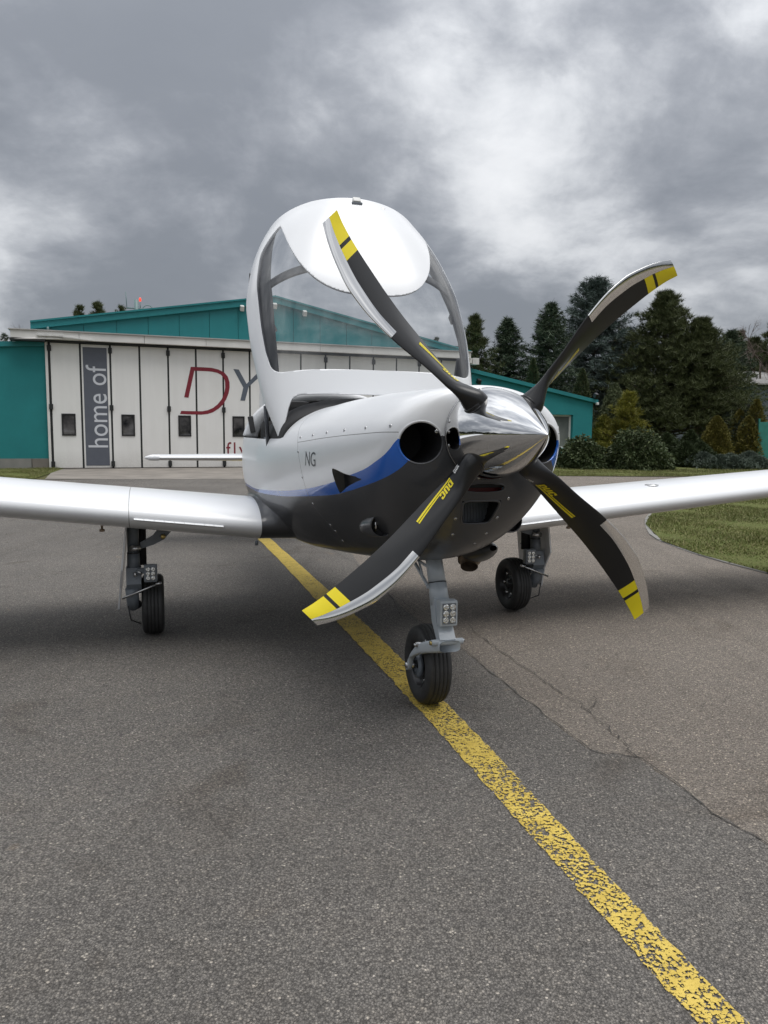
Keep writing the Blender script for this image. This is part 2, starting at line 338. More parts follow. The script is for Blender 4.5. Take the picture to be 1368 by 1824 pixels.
class Geo:
    """collects shapes; build() links them as one mesh object"""
    def __init__(s): s.V = []; s.F = []; s.MI = []; s.flat = []
    def add(s, V, F, mi=0, flat=False):
        o = len(s.V); s.V += [tuple(map(float, v)) for v in V]
        for f in F: s.F.append(tuple(o+i for i in f)); s.MI.append(mi); s.flat.append(flat)
        return s
    def box(s, c, d, mi=0, bev=0.0, rot=None):
        bm = bmesh.new(); bmesh.ops.create_cube(bm, size=1)
        bmesh.ops.scale(bm, vec=Vector(d), verts=bm.verts)
        if bev: bmesh.ops.bevel(bm, geom=bm.edges[:], offset=bev, segments=2, profile=0.7, affect='EDGES')
        if rot is not None: bmesh.ops.transform(bm, matrix=rot.to_4x4(), verts=bm.verts)
        bmesh.ops.translate(bm, vec=Vector(c), verts=bm.verts)
        bm.verts.index_update()
        s.add([v.co for v in bm.verts], [[v.index for v in f.verts] for f in bm.faces], mi, True); bm.free(); return s
    def tube(s, pts, rad, seg=14, mi=0, cap=True, closed=False):
        P = [Vector(p) for p in pts]; n = len(P)
        rad = [rad]*n if isinstance(rad, (int, float)) else list(rad)
        V = []; up = None
        for i, p in enumerate(P):
            if closed: t = P[(i+1) % n]-P[i-1]
            else: t = (P[min(i+1, n-1)]-P[max(i-1, 0)])
            t.normalize()
            if up is None: up = Vector((0, 0, 1)) if abs(t.z) < 0.9 else Vector((1, 0, 0))
            a = t.cross(up).normalized(); b = a.cross(t).normalized(); up = b
            for k in range(seg):
                q = 2*math.pi*k/seg; V.append(p+(a*math.cos(q)+b*math.sin(q))*rad[i])
        F = []
        for i in range(n if closed else n-1):
            j = (i+1) % n
            for k in range(seg):
                F.append((i*seg+k, i*seg+(k+1) % seg, j*seg+(k+1) % seg, j*seg+k))
        if cap and not closed: F += [tuple(range(seg))[::-1], tuple((n-1)*seg+k for k in range(seg))]
        return s.add(V, F, mi)
    def lathe(s, prof, c, axis='y', seg=48, mi=0):
        """profile of (along axis, radius) turned about an axis through c; mi may be a list, one per profile segment"""
        V = []; c = Vector(c)
        for h, r in prof:
            for k in range(seg):
                q = 2*math.pi*k/seg; a, b = r*math.cos(q), r*math.sin(q)
                V.append(c + Vector({'x': (h, a, b), 'y': (a, h, b), 'z': (a, b, h)}[axis]))
        for i in range(len(prof)-1):
            F = [(i*seg+k, i*seg+(k+1) % seg, (i+1)*seg+(k+1) % seg, (i+1)*seg+k) for k in range(seg)]
            if i == 0: o = len(s.V); s.V += [tuple(v) for v in V]
            m = mi[i] if isinstance(mi, (list, tuple)) else mi
            for f in F: s.F.append(tuple(o+x for x in f)); s.MI.append(m); s.flat.append(False)
        return s
    def prism(s, poly, z0, z1, mapf, mi=0):
        """closed 2-D outline extruded between two depths, mapped to 3-D by mapf(a, b, depth)"""
        n = len(poly); V = [mapf(a, b, z0) for a, b in poly]+[mapf(a, b, z1) for a, b in poly]
        F = [tuple(range(n)), tuple(range(2*n-1, n-1, -1))]+[(i, n+i, n+(i+1) % n, (i+1) % n) for i in range(n)]
        return s.add(V, F, mi, True)
    def build(s, name, mats, parent=None, solid=0.0):
        me = bpy.data.meshes.new(name); me.from_pydata(s.V, [], s.F); me.update()
        o = link(name, me, parent, (mats,) if isinstance(mats, str) else mats)
        me.polygons.foreach_set('material_index', s.MI)
        me.polygons.foreach_set('use_smooth', [not f for f in s.flat])
        bm = bmesh.new(); bm.from_mesh(me); bmesh.ops.recalc_face_normals(bm, faces=bm.faces); bm.to_mesh(me); bm.free()
        if solid:
            md = o.modifiers.new('thickness', 'SOLIDIFY'); md.thickness = solid; md.offset = -1
        return o
def text_geo(body, bold=0.0, shear=0.0, spacing=1.0):
    """triangulated outline of a line of text, normalised to x 0..1 and y 0..1 (cap/ascender box)"""
    cu = bpy.data.curves.new('t', 'FONT'); cu.body = body; cu.offset = bold; cu.shear = shear; cu.space_character = spacing
    cu.resolution_u = 6
    ob = bpy.data.objects.new('t', cu); COL.objects.link(ob)
    dg = bpy.context.evaluated_depsgraph_get(); me = ob.evaluated_get(dg).to_mesh()
    V = np.array([v.co[:2] for v in me.vertices]); F = [tuple(p.vertices) for p in me.polygons]
    ob.evaluated_get(dg).to_mesh_clear(); bpy.data.objects.remove(ob); bpy.data.curves.remove(cu)
    return V, F
def islands(V, F):
    """split a triangulated text into its separate letters"""
    par = list(range(len(V)))
    def find(i):
        while par[i] != i: par[i] = par[par[i]]; i = par[i]
        return i
    for f in F:
        for i in f[1:]: par[find(i)] = find(f[0])
    out = {}
    for f in F: out.setdefault(find(f[0]), []).append(f)
    res = []
    for fs in out.values():
        ids = sorted({i for f in fs for i in f}); m = {i: k for k, i in enumerate(ids)}
        res.append(([V[i] for i in ids], [tuple(m[i] for i in f) for f in fs]))
    return res
def pchip(x, X, Y):
    X = np.asarray(X, float); Y = np.asarray(Y, float); x = np.clip(np.asarray(x, float), X[0], X[-1])
    h = np.diff(X); d = np.diff(Y)/h; m = np.zeros_like(Y)
    for i in range(1, len(X)-1):
        if d[i-1]*d[i] > 0:
            w1 = 2*h[i]+h[i-1]; w2 = h[i]+2*h[i-1]; m[i] = (w1+w2)/(w1/d[i-1]+w2/d[i])
    m[0] = d[0]; m[-1] = d[-1]
    i = np.clip(np.searchsorted(X, x)-1, 0, len(X)-2); t = (x-X[i])/h[i]
    return (2*t**3-3*t**2+1)*Y[i]+(t**3-2*t**2+t)*h[i]*m[i]+(-2*t**3+3*t**2)*Y[i+1]+(t**3-t**2)*h[i]*m[i+1]
# surfaces given by S(u, v) are cut along the zero lines of functions of the 3-D point
class Patch:
    def __init__(s, S, polys=None):
        s.S = S; s.P = polys if polys is not None else []
    @staticmethod
    def grid(S, U, V):
        P = []
        for i in range(len(U)-1):
            for j in range(len(V)-1):
                P.append([(U[i], V[j]), (U[i+1], V[j]), (U[i+1], V[j+1]), (U[i], V[j+1])])
        return Patch(S, P)
    def split(s, g):
        """-> (part where g > 0, part where g <= 0); g(x, y, z) vectorised"""
        if not s.P: return Patch(s.S), Patch(s.S)
        flat = np.array([q for p in s.P for q in p]); val = g(*s.S(flat[:, 0], flat[:, 1]))
        a, b = Patch(s.S), Patch(s.S); k = 0
        for p in s.P:
            n = len(p); w = val[k:k+n]; k += n
            if (w > 0).all(): a.P.append(p); continue
            if (w <= 0).all(): b.P.append(p); continue
            pa, pb = [], []
            for i in range(n):
                q, r = p[i], p[(i+1) % n]; wq, wr = w[i], w[(i+1) % n]
                (pa if wq > 0 else pb).append(q)
                if (wq > 0) != (wr > 0):
                    t = wq/(wq-wr); m = (q[0]+t*(r[0]-q[0]), q[1]+t*(r[1]-q[1])); pa.append(m); pb.append(m)
            if len(pa) > 2: a.P.append(pa)
            if len(pb) > 2: b.P.append(pb)
        return a, b
def patch_obj(name, parts, mats, parent=None, solid=0.0, merge=2e-5, warp=None):
    V, F, MI = [], [], []
    for mi, pt in enumerate(parts):
        if not pt.P: continue
        flat = np.array([q for p in pt.P for q in p]); xyz = np.stack(pt.S(flat[:, 0], flat[:, 1]), 1)
        if warp is not None: xyz = warp(xyz)
        o = len(V); V += xyz.tolist(); k = o
        for p in pt.P: F.append(tuple(range(k, k+len(p)))); MI.append(mi); k += len(p)
    me = bpy.data.meshes.new(name); me.from_pydata(V, [], F)
    for m in mats: me.materials.append(MATS[m])
    me.polygons.foreach_set('material_index', MI)
    bm = bmesh.new(); bm.from_mesh(me); bmesh.ops.remove_doubles(bm, verts=bm.verts, dist=merge)
    bmesh.ops.dissolve_degenerate(bm, edges=bm.edges, dist=1e-6)
    bmesh.ops.recalc_face_normals(bm, faces=bm.faces); bm.to_mesh(me); bm.free()
    o = link(name, me, parent)
    if solid:
        md = o.modifiers.new('thickness', 'SOLIDIFY'); md.thickness = abs(solid); md.offset = -1 if solid > 0 else 1
    return o

# ------------------------------------------------------------------ ground
def sheet(name, pts, z, mat, thick=0.0, label=None, kind='structure', sub=0):
    bm = bmesh.new(); vs = [bm.verts.new((p[0], p[1], z)) for p in pts]; f = bm.faces.new(vs)
    if f.normal.z < 0: f.normal_flip()
    bmesh.ops.recalc_face_normals(bm, faces=bm.faces)
    for f in bm.faces:
        if f.normal.z < 0: f.normal_flip()
    me = bpy.data.meshes.new(name); bm.to_mesh(me); bm.free()
    o = link(name, me, None, (mat,), smooth=False); o['kind'] = kind
    if label: o['label'] = label
    return o
def jag(a, b, n, amp, seed):
    r = np.random.default_rng(seed); a = np.array(a[:2]); b = np.array(b[:2]); d = b-a; nn = np.array([-d[1], d[0]])/np.hypot(*d)
    w = np.cumsum(r.normal(0, 1, n+1)); w -= np.linspace(w[0], w[-1], n+1); w *= amp/max(1e-6, np.abs(w).max())
    return [tuple(a+d*k/n+nn*w[k]) for k in range(n+1)]
sheet('ground', [(-600, -600), (600, -600), (600, 900), (-600, 900)], -0.012, 'field', label='wide grass ground reaching to the horizon')
# old pale asphalt of the whole apron, the darker resurfaced strip on top of it
old = [(-40, -9), (2.0, -11), (30, -9), (30, 3.0), (7.5, 3.4), (4.9, 4.6), (3.75, 5.6), (3.34, 6.4), (3.155, 7.3), (3.11, 8.26), (3.46, 9.8), (4.25, 11.7), (5.5, 14.0), (7.4, 16.2), (30, 20.0),
       (30, 24.5), (12.1, 21.8), (7.5, 20.9), (4.9, 20.75), (3.4, 21.0), (1.6, 21.6), (-2, 19.3), (-7.6, 17.4), (-9.2, 17.35), (-40, 11)]
sheet('apron_asphalt', old, -0.004, 'asphalt_old', label='old pale brown asphalt apron')
edge_px = [(497, 850), (560, 905), (605, 965), (690, 1055), (745, 1105), (830, 1160), (900, 1217), (950, 1255), (1050, 1335), (1085, 1343), (1140, 1350), (1260, 1440), (1368, 1505)]
edge = [px_ground(*p)[:2] for p in edge_px]
je = []
for k in range(len(edge)-1): je += jag(edge[k], edge[k+1], 10, 0.012, 40+k)[:-1]
je.append(tuple(edge[-1])); je += [(1.5, 1.2), (2.6, -2), (4.2, -8.8), (2.0, -10.9), (-39.9, -8.9), (-39.9, 10.9), (-9.25, 17.3), (-7.6, 17.35), (-4.0, 18.35), (-3.0, 18.4)]
sheet('resurfaced_asphalt', je, 0.0, 'asphalt_dark', label='darker resurfaced asphalt strip under the aircraft')
sheet('concrete_apron', [tuple(px_ground(80, 853.5)[:2]), tuple(px_ground(440, 853.5)[:2]), (3.0, 20.55), (3.2, 26.5), tuple(px_ground(440, 832)[:2]+np.array([0, 1.2])), tuple(px_ground(84, 835)[:2]+np.array([0, .6]))], 0.004, 'concrete', label='worn concrete apron in front of the hangar doors')
LAWN = [(3.34, 6.4), (3.155, 7.3), (3.11, 8.26), (3.46, 9.8), (4.25, 11.7), (5.5, 14.0), (7.4, 16.2), (30, 20.0), (60, 22), (60, 3), (30, 3.0), (7.5, 3.4), (4.9, 4.6), (3.75, 5.6)]
sheet('lawn_island', LAWN, 0.012, 'lawn', label='grass lawn island with curved edge beside the apron')
sheet('lawn_strip', [(3.4, 21.0), (4.9, 20.78), (7.5, 20.93), (12.1, 21.85), (30, 24.5), (80, 30), (80, 80), (3, 80), (3.2, 24)], 0.01, 'lawn', label='mown lawn strip in front of the shrubs')
sheet('lawn_corner', [(-40, 11.1), (-9.2, 17.45), (-8.2, 17.45), (-9.6, 22.6), (-40, 11.5+11)], 0.008, 'lawn', label='small lawn beside the concrete apron and the teal annex')
# kerb stones round the lawn island, one by one
kerb = empty('lawn_kerb'); tag(kerb, kind='structure', label='low concrete edging along the curved lawn')
kp = np.array(LAWN[:7]); seg = np.hypot(*np.diff(kp, axis=0).T); cum = np.r_[0, np.cumsum(seg)]
kx = lambda s: np.array([pchip(s, cum, kp[:, 0]), pchip(s, cum, kp[:, 1])])
gk = Geo().box((0, 0, 0), (0.48, 0.055, 0.10), bev=0.006); ks = gk.build('kerb_stone', 'plinth_grey', kerb)
nk = int(cum[-1]/0.5)
for k in range(nk):
    o = ks if k == 0 else ks.copy()
    if k: COL.objects.link(o); o.parent = kerb
    a, b = kx(k*0.5), kx(k*0.5+0.5); c = (a+b)/2; an = math.atan2(*(b-a)[::-1])
    o.location = (c[0]+.02*math.sin(an), c[1]-.02*math.cos(an), -0.047+0.009*rng.random()); o.rotation_euler = (0.03*rng.normal(), 0, an)
# painted line: one slightly bent strip
lc = [(-3.2, 14.0, .14), (-1.255, 7.96, .14), (-0.243, 4.716, .165), (.213, 3.188, .150), (.700, 1.407, .108), (1.85, -2.8, .13), (4.0, -10.0, .13)]
lp = np.array(lc); ys = np.r_[np.linspace(13.9, 5, 60), np.linspace(4.96, 0, 170), np.linspace(-.1, -9.9, 40)]; o_ = np.argsort(lp[:, 1])
lx = pchip(ys, lp[o_, 1], lp[o_, 0]); lw = pchip(ys, lp[o_, 1], lp[o_, 2]); rr = np.random.default_rng(3)
Lf = [(x-w/2+rr.normal(0, .003), y) for x, y, w in zip(lx, ys, lw)]; Rt = [(x+w/2+rr.normal(0, .003), y) for x, y, w in zip(lx, ys, lw)]
me = bpy.data.meshes.new('painted_line'); n = len(ys)
me.from_pydata([(x, y, .004) for x, y in Lf+Rt], [], [(i, i+1, n+i+1, n+i) for i in range(n-1)]); me.update()
o = link('painted_line', me, None, ('line',), False); tag(o, 'worn yellow guide line painted on the asphalt', kind='structure')
# cracks: the resurfacing edge and a meandering one beside it
def crack(name, pxs, w, seed, amp, z=0.003, label=None):
    pts = []
    P = [px_ground(*p)[:2] for p in pxs]
    for k in range(len(P)-1): pts += jag(P[k], P[k+1], 8, amp, seed+k)[:-1]
    pts.append(tuple(P[-1])); r = np.random.default_rng(seed); V = []; F = []
    for i, p in enumerate(pts):
        q = np.array(pts[min(i+1, len(pts)-1)])-np.array(pts[max(0, i-1)]); q = q/np.hypot(*q); nn = np.array([-q[1], q[0]])
        ww = w*(0.25+r.random()*1.1)*(0.5 if i in (0, len(pts)-1) else 1)
        V += [(p[0]-nn[0]*ww, p[1]-nn[1]*ww, z), (p[0]+nn[0]*ww, p[1]+nn[1]*ww, z)]
    F = [(2*i, 2*i+1, 2*i+3, 2*i+2) for i in range(len(pts)-1)]
    me = bpy.data.meshes.new(name); me.from_pydata(V, [], F); me.update()
    o = link(name, me, None, ('crack',), False); tag(o, label, kind='structure')
crack('pavement_crack', [(690, 1055), (745, 1105), (830, 1160), (900, 1217), (950, 1255), (1050, 1335), (1085, 1343), (1140, 1350), (1260, 1440), (1368, 1505), (1500, 1600)], .0026, 5, .012, label='crack along the edge of the resurfaced asphalt')
crack('pavement_crack', [(830, 1110), (882, 1150), (935, 1190), (985, 1225), (1048, 1265), (1080, 1290), (1115, 1325), (1142, 1352)], .0026, 25, .018, label='meandering crack branching across the pale asphalt')
crack('pavement_crack', [(1048, 1265), (1062, 1250), (1058, 1240)], .002, 60, .006, label='short side branch off the meandering crack')
crack('pavement_crack', [(545, 935), (600, 985), (640, 1010), (690, 1055), (740, 1090), (715, 1100), (690, 1060)], .0025, 70, .02, label='crack under the aircraft belly')
# grass blades of the lawn island
def in_poly(x, y, poly):
    c = np.zeros(len(x), bool); n = len(poly)
    for i in range(n):
        x1, y1 = poly[i]; x2, y2 = poly[(i+1) % n]
        if y1 == y2: continue
        m = ((y1 > y) != (y2 > y)) & (x < (x2-x1)*(y-y1)/(y2-y1)+x1); c ^= m
    return c
def blades(name, poly, x0, x1, y0, y1, n, hmax, seed, label, z=0.01):
    r = np.random.default_rng(seed); x = r.uniform(x0, x1, n); y = r.uniform(y0, y1, n)
    pn = np.sin(x*2.1+y*1.3)+np.sin(x*.9-y*2.7+1)+np.sin(x*5.3+y*4.1+2)*.7; k = in_poly(x, y, poly) & (pn+r.normal(0, .8, n) > -1.1); x, y, pn = x[k], y[k], pn[k]; n = len(x)
    a = r.uniform(0, 2*np.pi, n); h = hmax*(0.35+0.65*r.random(n))*np.clip(.75+.22*pn, .4, 1.4); w = 0.0035+0.004*r.random(n); ln = h*(0.2+0.9*r.random(n)); b = r.uniform(0, 2*np.pi, n)
    V = np.zeros((n, 3, 3)); V[:, 0] = np.c_[x-np.cos(a)*w, y-np.sin(a)*w, np.full(n, z)]; V[:, 1] = np.c_[x+np.cos(a)*w, y+np.sin(a)*w, np.full(n, z)]
    V[:, 2] = np.c_[x+np.cos(b)*ln, y+np.sin(b)*ln, z+h]
    o = link(name, tri_mesh(name, V.reshape(-1, 3), np.arange(3*n).reshape(-1, 3)), None, ('grass_blade',), False); tag(o, label, kind='stuff')
blades('grass', LAWN, 3.0, 9.5, 3.4, 16.5, 300000, .04, 11, 'short grass blades of the lawn island')
blades('grass', [(3.4, 21.0), (4.9, 20.78), (7.5, 20.93), (12.1, 21.85), (20, 23), (20, 27), (3.2, 27)], 3.2, 18, 20.5, 26, 90000, .07, 12, 'short grass blades of the lawn strip by the shrubs')
blades('grass', [(-14, 16.4), (-9.2, 17.45), (-8.2, 17.45), (-9.6, 22.3), (-14, 21)], -14, -8, 16, 22.3, 50000, .07, 13, 'short grass blades beside the concrete apron')

# ------------------------------------------------------------------ hangar
HP = px_ground(97, 835); HA = R_(20)
HD = np.array([math.cos(HA), math.sin(HA), 0]); HN = np.array([-math.sin(HA), math.cos(HA), 0])
def wall_px(x, y, off=0.0):
    d = px_ray(x, y); t = ((HP-HN*off-CAMP)@HN)/(d@HN); q = CAMP+d*t-HP
    return q@HD, q[2]
hangar = empty('hangar', HP, HA)
tag(hangar, 'teal hangar with white folding doors lettered home of and a shallow gable', 'hangar')
DW, NP_, DH = 0.822, 16, 3.65
T0, T1 = -0.02, -0.02+DW*NP_
# structural shell behind the doors
g = Geo().box(((T0+T1)/2, 8.2, 1.85), (T1-T0, 15.9, 3.6)); g.build('wall', 'teal', hangar)
# gable wall cladding: separate sheets with open joints
AP, HL, HR, TL, TR = 6.55, 4.02, 3.80, -0.42, 13.35
def roof_h(t): return np.interp(t, [TL, AP, TR], [HL, 5.20, HR])
tj = [TL+.1, .05, .92, 1.83, 2.72, 3.62, 4.52, 5.40, 6.28, 7.15, 8.03, 8.92, 9.8, 10.7, 11.6, 12.5, TR-.1]
for a, b in zip(tj[:-1], tj[1:]):
    a2, b2 = a+.006, b-.006
    poly = [(a2, 3.66), (b2, 3.66), (b2, roof_h(b2)-.02)]+([(AP, roof_h(AP)-.02)] if a2 < AP < b2 else [])+[(a2, roof_h(a2)-.02)]
    Geo().prism(poly, 0.0, 0.06, lambda p, q, d: (p, d, q)).build('cladding_sheet', 'teal', hangar)
g = Geo().box(((TL+TR)/2, .09, 3.9), (TR-TL-.3, .04, .5)); g.build('backing_wall', 'joint_rubber', hangar)
# fascia along both roof edges and the roof itself
def fascia(t0, h0, t1, h1, name='fascia'):
    poly = [(t0, h0-.04), (t1, h1-.04), (t1, h1+.17), (t0, h0+.17)]
    return Geo().prism(poly, -.10, .02, lambda p, q, d: (p, d, q)).build(name, 'teal', hangar)
def lip(t0, h0, t1, h1):
    poly = [(t0, h0+.14), (t1, h1+.14), (t1, h1+.19), (t0, h0+.19)]
    return Geo().prism(poly, -.14, .10, lambda p, q, d: (p, d, q)).build('roof_edge', 'teal', hangar)
for a, b in ((TL-.06, AP), (AP, TR+.06)):
    fascia(a, roof_h(a), b, roof_h(b)); lip(a, roof_h(a), b, roof_h(b))
g = Geo()
for a, b in ((TL, AP), (AP, TR)):
    g.prism([(a, roof_h(a)-.02), (b, roof_h(b)-.02), (b, roof_h(b)+.13), (a, roof_h(a)+.13)], .12, 17, lambda p, q, d: (p, d, q))
g.build('roof', 'roof_sheet', hangar)
g = Geo(); g.prism([(TL+.1, 3.6), (TR-.1, 3.6), (TR-.1, HR), (AP, 5.15), (TL+.1, HL)], .14, 16.2, lambda p, q, d: (p, d, q)); g.build('gable_core', 'teal', hangar)
# white header that carries the door rail
def header_piece(a, b, k):
    Geo().box(((a+b)/2, -.21, 3.80), (b-a-.008, .34, .215), bev=.008).build('header_board', 'header_white', hangar)
ha = np.linspace(-.98, T1+.15, 9)
for k in range(8): header_piece(ha[k], ha[k+1], k)
Geo().box(((T1-.85)/2, -.22, 3.925), (T1+1.2, .40, .035), bev=.006).build('header_cap', 'roof_sheet', hangar)
Geo().box(((T1-.8)/2, -.16, 3.665), (T1+1.0, .12, .05)).build('door_rail', 'joint_rubber', hangar)
Geo().box((-.55, -.20, 3.655), (.9, .40, .06)).tube([(-.9, -.38, 3.66), (.35, -.40, 3.72)], .02, mi=1).build('rail_end', ('joint_rubber', 'header_white'), hangar)
g = Geo().box((.05, -.42, 3.80), (.7, .05, .07), mi=0, bev=.006).box((.72, -.42, 3.74), (.9, .05, .035), mi=0, bev=.006, rot=Matrix.Rotation(R_(5), 3, 'Y')).tube([(-.02, -.2, 3.92), (-.02, -.2, 4.05)], .03, mi=1)
g.build('door_drive', ('lamp_white', 'mast_steel'), hangar)
# folding door leaves
for k in range(NP_):
    a, b = T0+k*DW, T0+(k+1)*DW
    leaf = Geo().box(((a+b)/2, -.03, DH/2), (DW-.055, .06, DH-.05), bev=.006).build('door_panel', 'door_white', hangar)
    if k == 1:
        Geo().box(((a+b)/2-.01, -.064, DH/2-.01), (DW-.165, .008, DH-.20)).build('grey_field', 'door_grey', leaf)
    if k % 2 == 0:
        w0, w1, z0, z1 = a+.265, a+.645, .97, 1.61
        c = ((w0+w1)/2, (z0+z1)/2); W, Hh = w1-w0, z1-z0; g = Geo()
        for dx, dz, sx, sz in ((-W/2+.02, 0, .04, Hh), (W/2-.02, 0, .04, Hh), (0, Hh/2-.02, W-.08, .04), (0, -Hh/2+.02, W-.08, .04)):
            g.box((c[0]+dx, -.068, c[1]+dz), (sx, .03, sz), bev=.004)
        g.build('window_frame', 'window_frame_dark', leaf)
        Geo().box((c[0], -.063, c[1]), (W-.07, .008, Hh-.07)).build('window_pane', 'pane', leaf)
for k in range(NP_+1):
    x = T0+k*DW
    Geo().box((x, -.028, DH/2), (.056, .03, DH-.03)).build('door_seal', 'joint_rubber', hangar)
    if k % 2 == 0:
        for z in (DH-.18, 1.80, .14):
            Geo().box((x, -.085, z), (.105, .06, .16), bev=.008).build('hinge', 'joint_rubber', hangar)
# door frame posts
Geo().box((T0-.075, -.02, DH/2+.02), (.07, .12, DH+.03), bev=.005).build('door_post', 'header_white', hangar)
Geo().box((T1+.075, -.02, DH/2+.02), (.07, .12, DH+.03), bev=.005).build('door_post', 'header_white', hangar)
# lettering painted on the leaves
def outline(name, pts, mat, d0=-.0655, sc_=8.55, ox=300, oy=640):
    P = [wall_px(ox+p[0]/sc_, oy+p[1]/sc_, .06) for p in pts]
    bm = bmesh.new(); vs = [bm.verts.new((p[0], d0, p[1])) for p in P]
    es = [bm.edges.new((vs[i], vs[(i+1) % len(vs)])) for i in range(len(vs))]
    bmesh.ops.triangle_fill(bm, edges=es, use_beauty=True); me = bpy.data.meshes.new(name); bm.to_mesh(me); bm.free()
    return link(name, me, hangar, (mat,), False)
outline('letter', [(340, 115), (500, 120), (660, 130), (760, 155), (850, 200), (905, 265), (930, 350), (932, 430), (915, 520), (880, 610), (830, 690), (760, 755), (680, 805), (600, 832), (500, 843), (300, 838), (178, 832),
        (195, 785), (300, 788), (430, 790), (520, 790), (600, 775), (680, 740), (750, 685), (810, 610), (850, 520), (865, 430), (862, 340), (845, 285), (800, 235), (740, 205), (660, 188), (560, 180), (395, 175), (305, 585), (240, 578)], 'red_print')
outline('letter', [(988, 148), (1070, 155), (1190, 375), (1415, 150), (1510, 153), (1222, 420), (1165, 632), (1095, 628), (1140, 430)], 'slate_print')
def wall_text(body, x0, y0, x1, y1, mat, rot=False, bold=0.0, spacing=1.0, ref=None, d0=-.0655):
    V, F = text_geo(body, bold, 0, spacing); lo, hi = V.min(0), V.max(0)
    if ref: hi[1] = ref[1]; lo[1] = ref[0]
    Q = (V-lo)/(hi-lo)
    if rot: P = [(x1-(x1-x0)*b, d0, y0+(y1-y0)*a) for a, b in Q]
    else: P = [(x0+(x1-x0)*a, d0, y0+(y1-y0)*b) for a, b in Q]
    for v_, f_ in islands(P, F):
        me = bpy.data.meshes.new('letter'); me.from_pydata(v_, [], f_); me.update(); link('letter', me, hangar, (mat,), False)
A, B = wall_px(193, 797, .06), wall_px(158, 650, .06)
wall_text('home of', T0+DW+.14, A[1], T0+DW+.70, B[1], 'light_print', rot=True, d0=-.0725)
A, B = wall_px(403, 811.5, .06), wall_px(438, 786.3, .06)
wall_text('fly', A[0], A[1], B[0]+.02, B[1], 'red_print', spacing=1.25, ref=(0.0, 0.73))
# left annex: rendered wall, plinth, roof edge
def annex_h(t): return np.interp(t, [-9, -.1], [3.05, 3.52])
g = Geo(); g.prism([(-9, .30), (-.13, .30), (-.13, annex_h(-.13)), (-9, annex_h(-9))], .03, 9, lambda p, q, d: (p, d, q)); g.build('annex_wall', 'teal_wall', hangar)
Geo().box((-4.80, 4.5, .14), (8.4, 8.94, .32)).build('plinth', 'plinth_grey', hangar)
Geo().box((-.365, 1.0, .15), (.44, 2.0, .30), bev=.004).build('plinth_block', 'concrete', hangar)
g = Geo(); g.prism([(-9, annex_h(-9)), (-.14, annex_h(-.14)), (-.14, annex_h(-.14)+.14), (-9, annex_h(-9)+.14)], -.06, 9.1, lambda p, q, d: (p, d, q)); g.build('annex_roof_edge', 'teal', hangar)
# right annex with window
def rax_h(t): return np.interp(t, [13.3, 18.75], [3.30, 2.30])
RW0, RW1, RZ0, RZ1 = 16.0, 17.75, .62, 1.86
for i, poly in enumerate(([(13.25, 0), (RW0, 0), (RW0, rax_h(RW0)), (13.25, rax_h(13.25))], [(RW1, 0), (18.6, 0), (18.6, rax_h(18.6)), (RW1, rax_h(RW1))],
             [(RW0, 0), (RW1, 0), (RW1, RZ0), (RW0, RZ0)], [(RW0, RZ1), (RW1, RZ1), (RW1, rax_h(RW1)), (RW0, rax_h(RW0))])):
    Geo().prism(poly, .04, .34, lambda p, q, d: (p, d, q)).build('annex_wall', 'teal_wall', hangar)
g = Geo(); g.prism([(13.26, 0), (18.59, 0), (18.59, rax_h(18.59)-.03), (13.26, rax_h(13.26)-.03)], .45, 8, lambda p, q, d: (p, d, q)); g.build('annex_core', 'teal_wall', hangar)
g = Geo(); g.prism([(13.25, rax_h(13.25)), (18.75, rax_h(18.75)), (18.75, rax_h(18.75)+.13), (13.25, rax_h(13.25)+.13)], -.08, 8.1, lambda p, q, d: (p, d, q)); g.build('annex_roof_edge', 'teal', hangar)
g = Geo()
for c, d in (((RW0+.03, .20, (RZ0+RZ1)/2), (.06, .06, RZ1-RZ0)), ((RW1-.03, .20, (RZ0+RZ1)/2), (.06, .06, RZ1-RZ0)), (((RW0+RW1)/2, .20, RZ1-.03), (RW1-RW0-.12, .06, .06)), (((RW0+RW1)/2, .20, RZ0+.03), (RW1-RW0-.12, .06, .06)), (((RW0+RW1)/2-.2, .20, (RZ0+RZ1)/2), (.06, .055, RZ1-RZ0-.12))):
    g.box(c, d, bev=.005)
wf = g.build('window', 'header_white', hangar)
Geo().box(((RW0+RW1)/2, .225, (RZ0+RZ1)/2), (RW1-RW0-.08, .01, RZ1-RZ0-.08)).build('pane', 'pane_pale', wf)
# lamps on the facade
def floodlight(t, z, mat='lamp_white', s=1.0):
    Geo().box((t, -.13, z), (.12*s, .16*s, .16*s), bev=.02, rot=Matrix.Rotation(R_(25), 3, 'X')).tube([(t, 0.02, z+.05*s), (t, -.10, z+.05*s)], .018).build('wall_lamp', mat, hangar)
for t, z in ((wall_px(430, 550)), wall_px(488, 546), wall_px(541, 559)): floodlight(t, z)
for p in ((850, 680), (1058, 705)):
    t, z = wall_px(*p); floodlight(t, z, 'window_frame_dark', 1.05)
g = Geo().box((T1+.36, -.22, 3.62), (.24, .26, .22), bev=.012).box((T1+.13, -.22, 3.62), (.2, .2, .14), bev=.01)
g.build('drive_box', 'lamp_white', hangar)
t, z = wall_px(860, 655); Geo().box((18.70, -.09, rax_h(18.7)-.02), (.1, .1, .1), bev=.03).build('gutter_end', 'lamp_white', hangar)
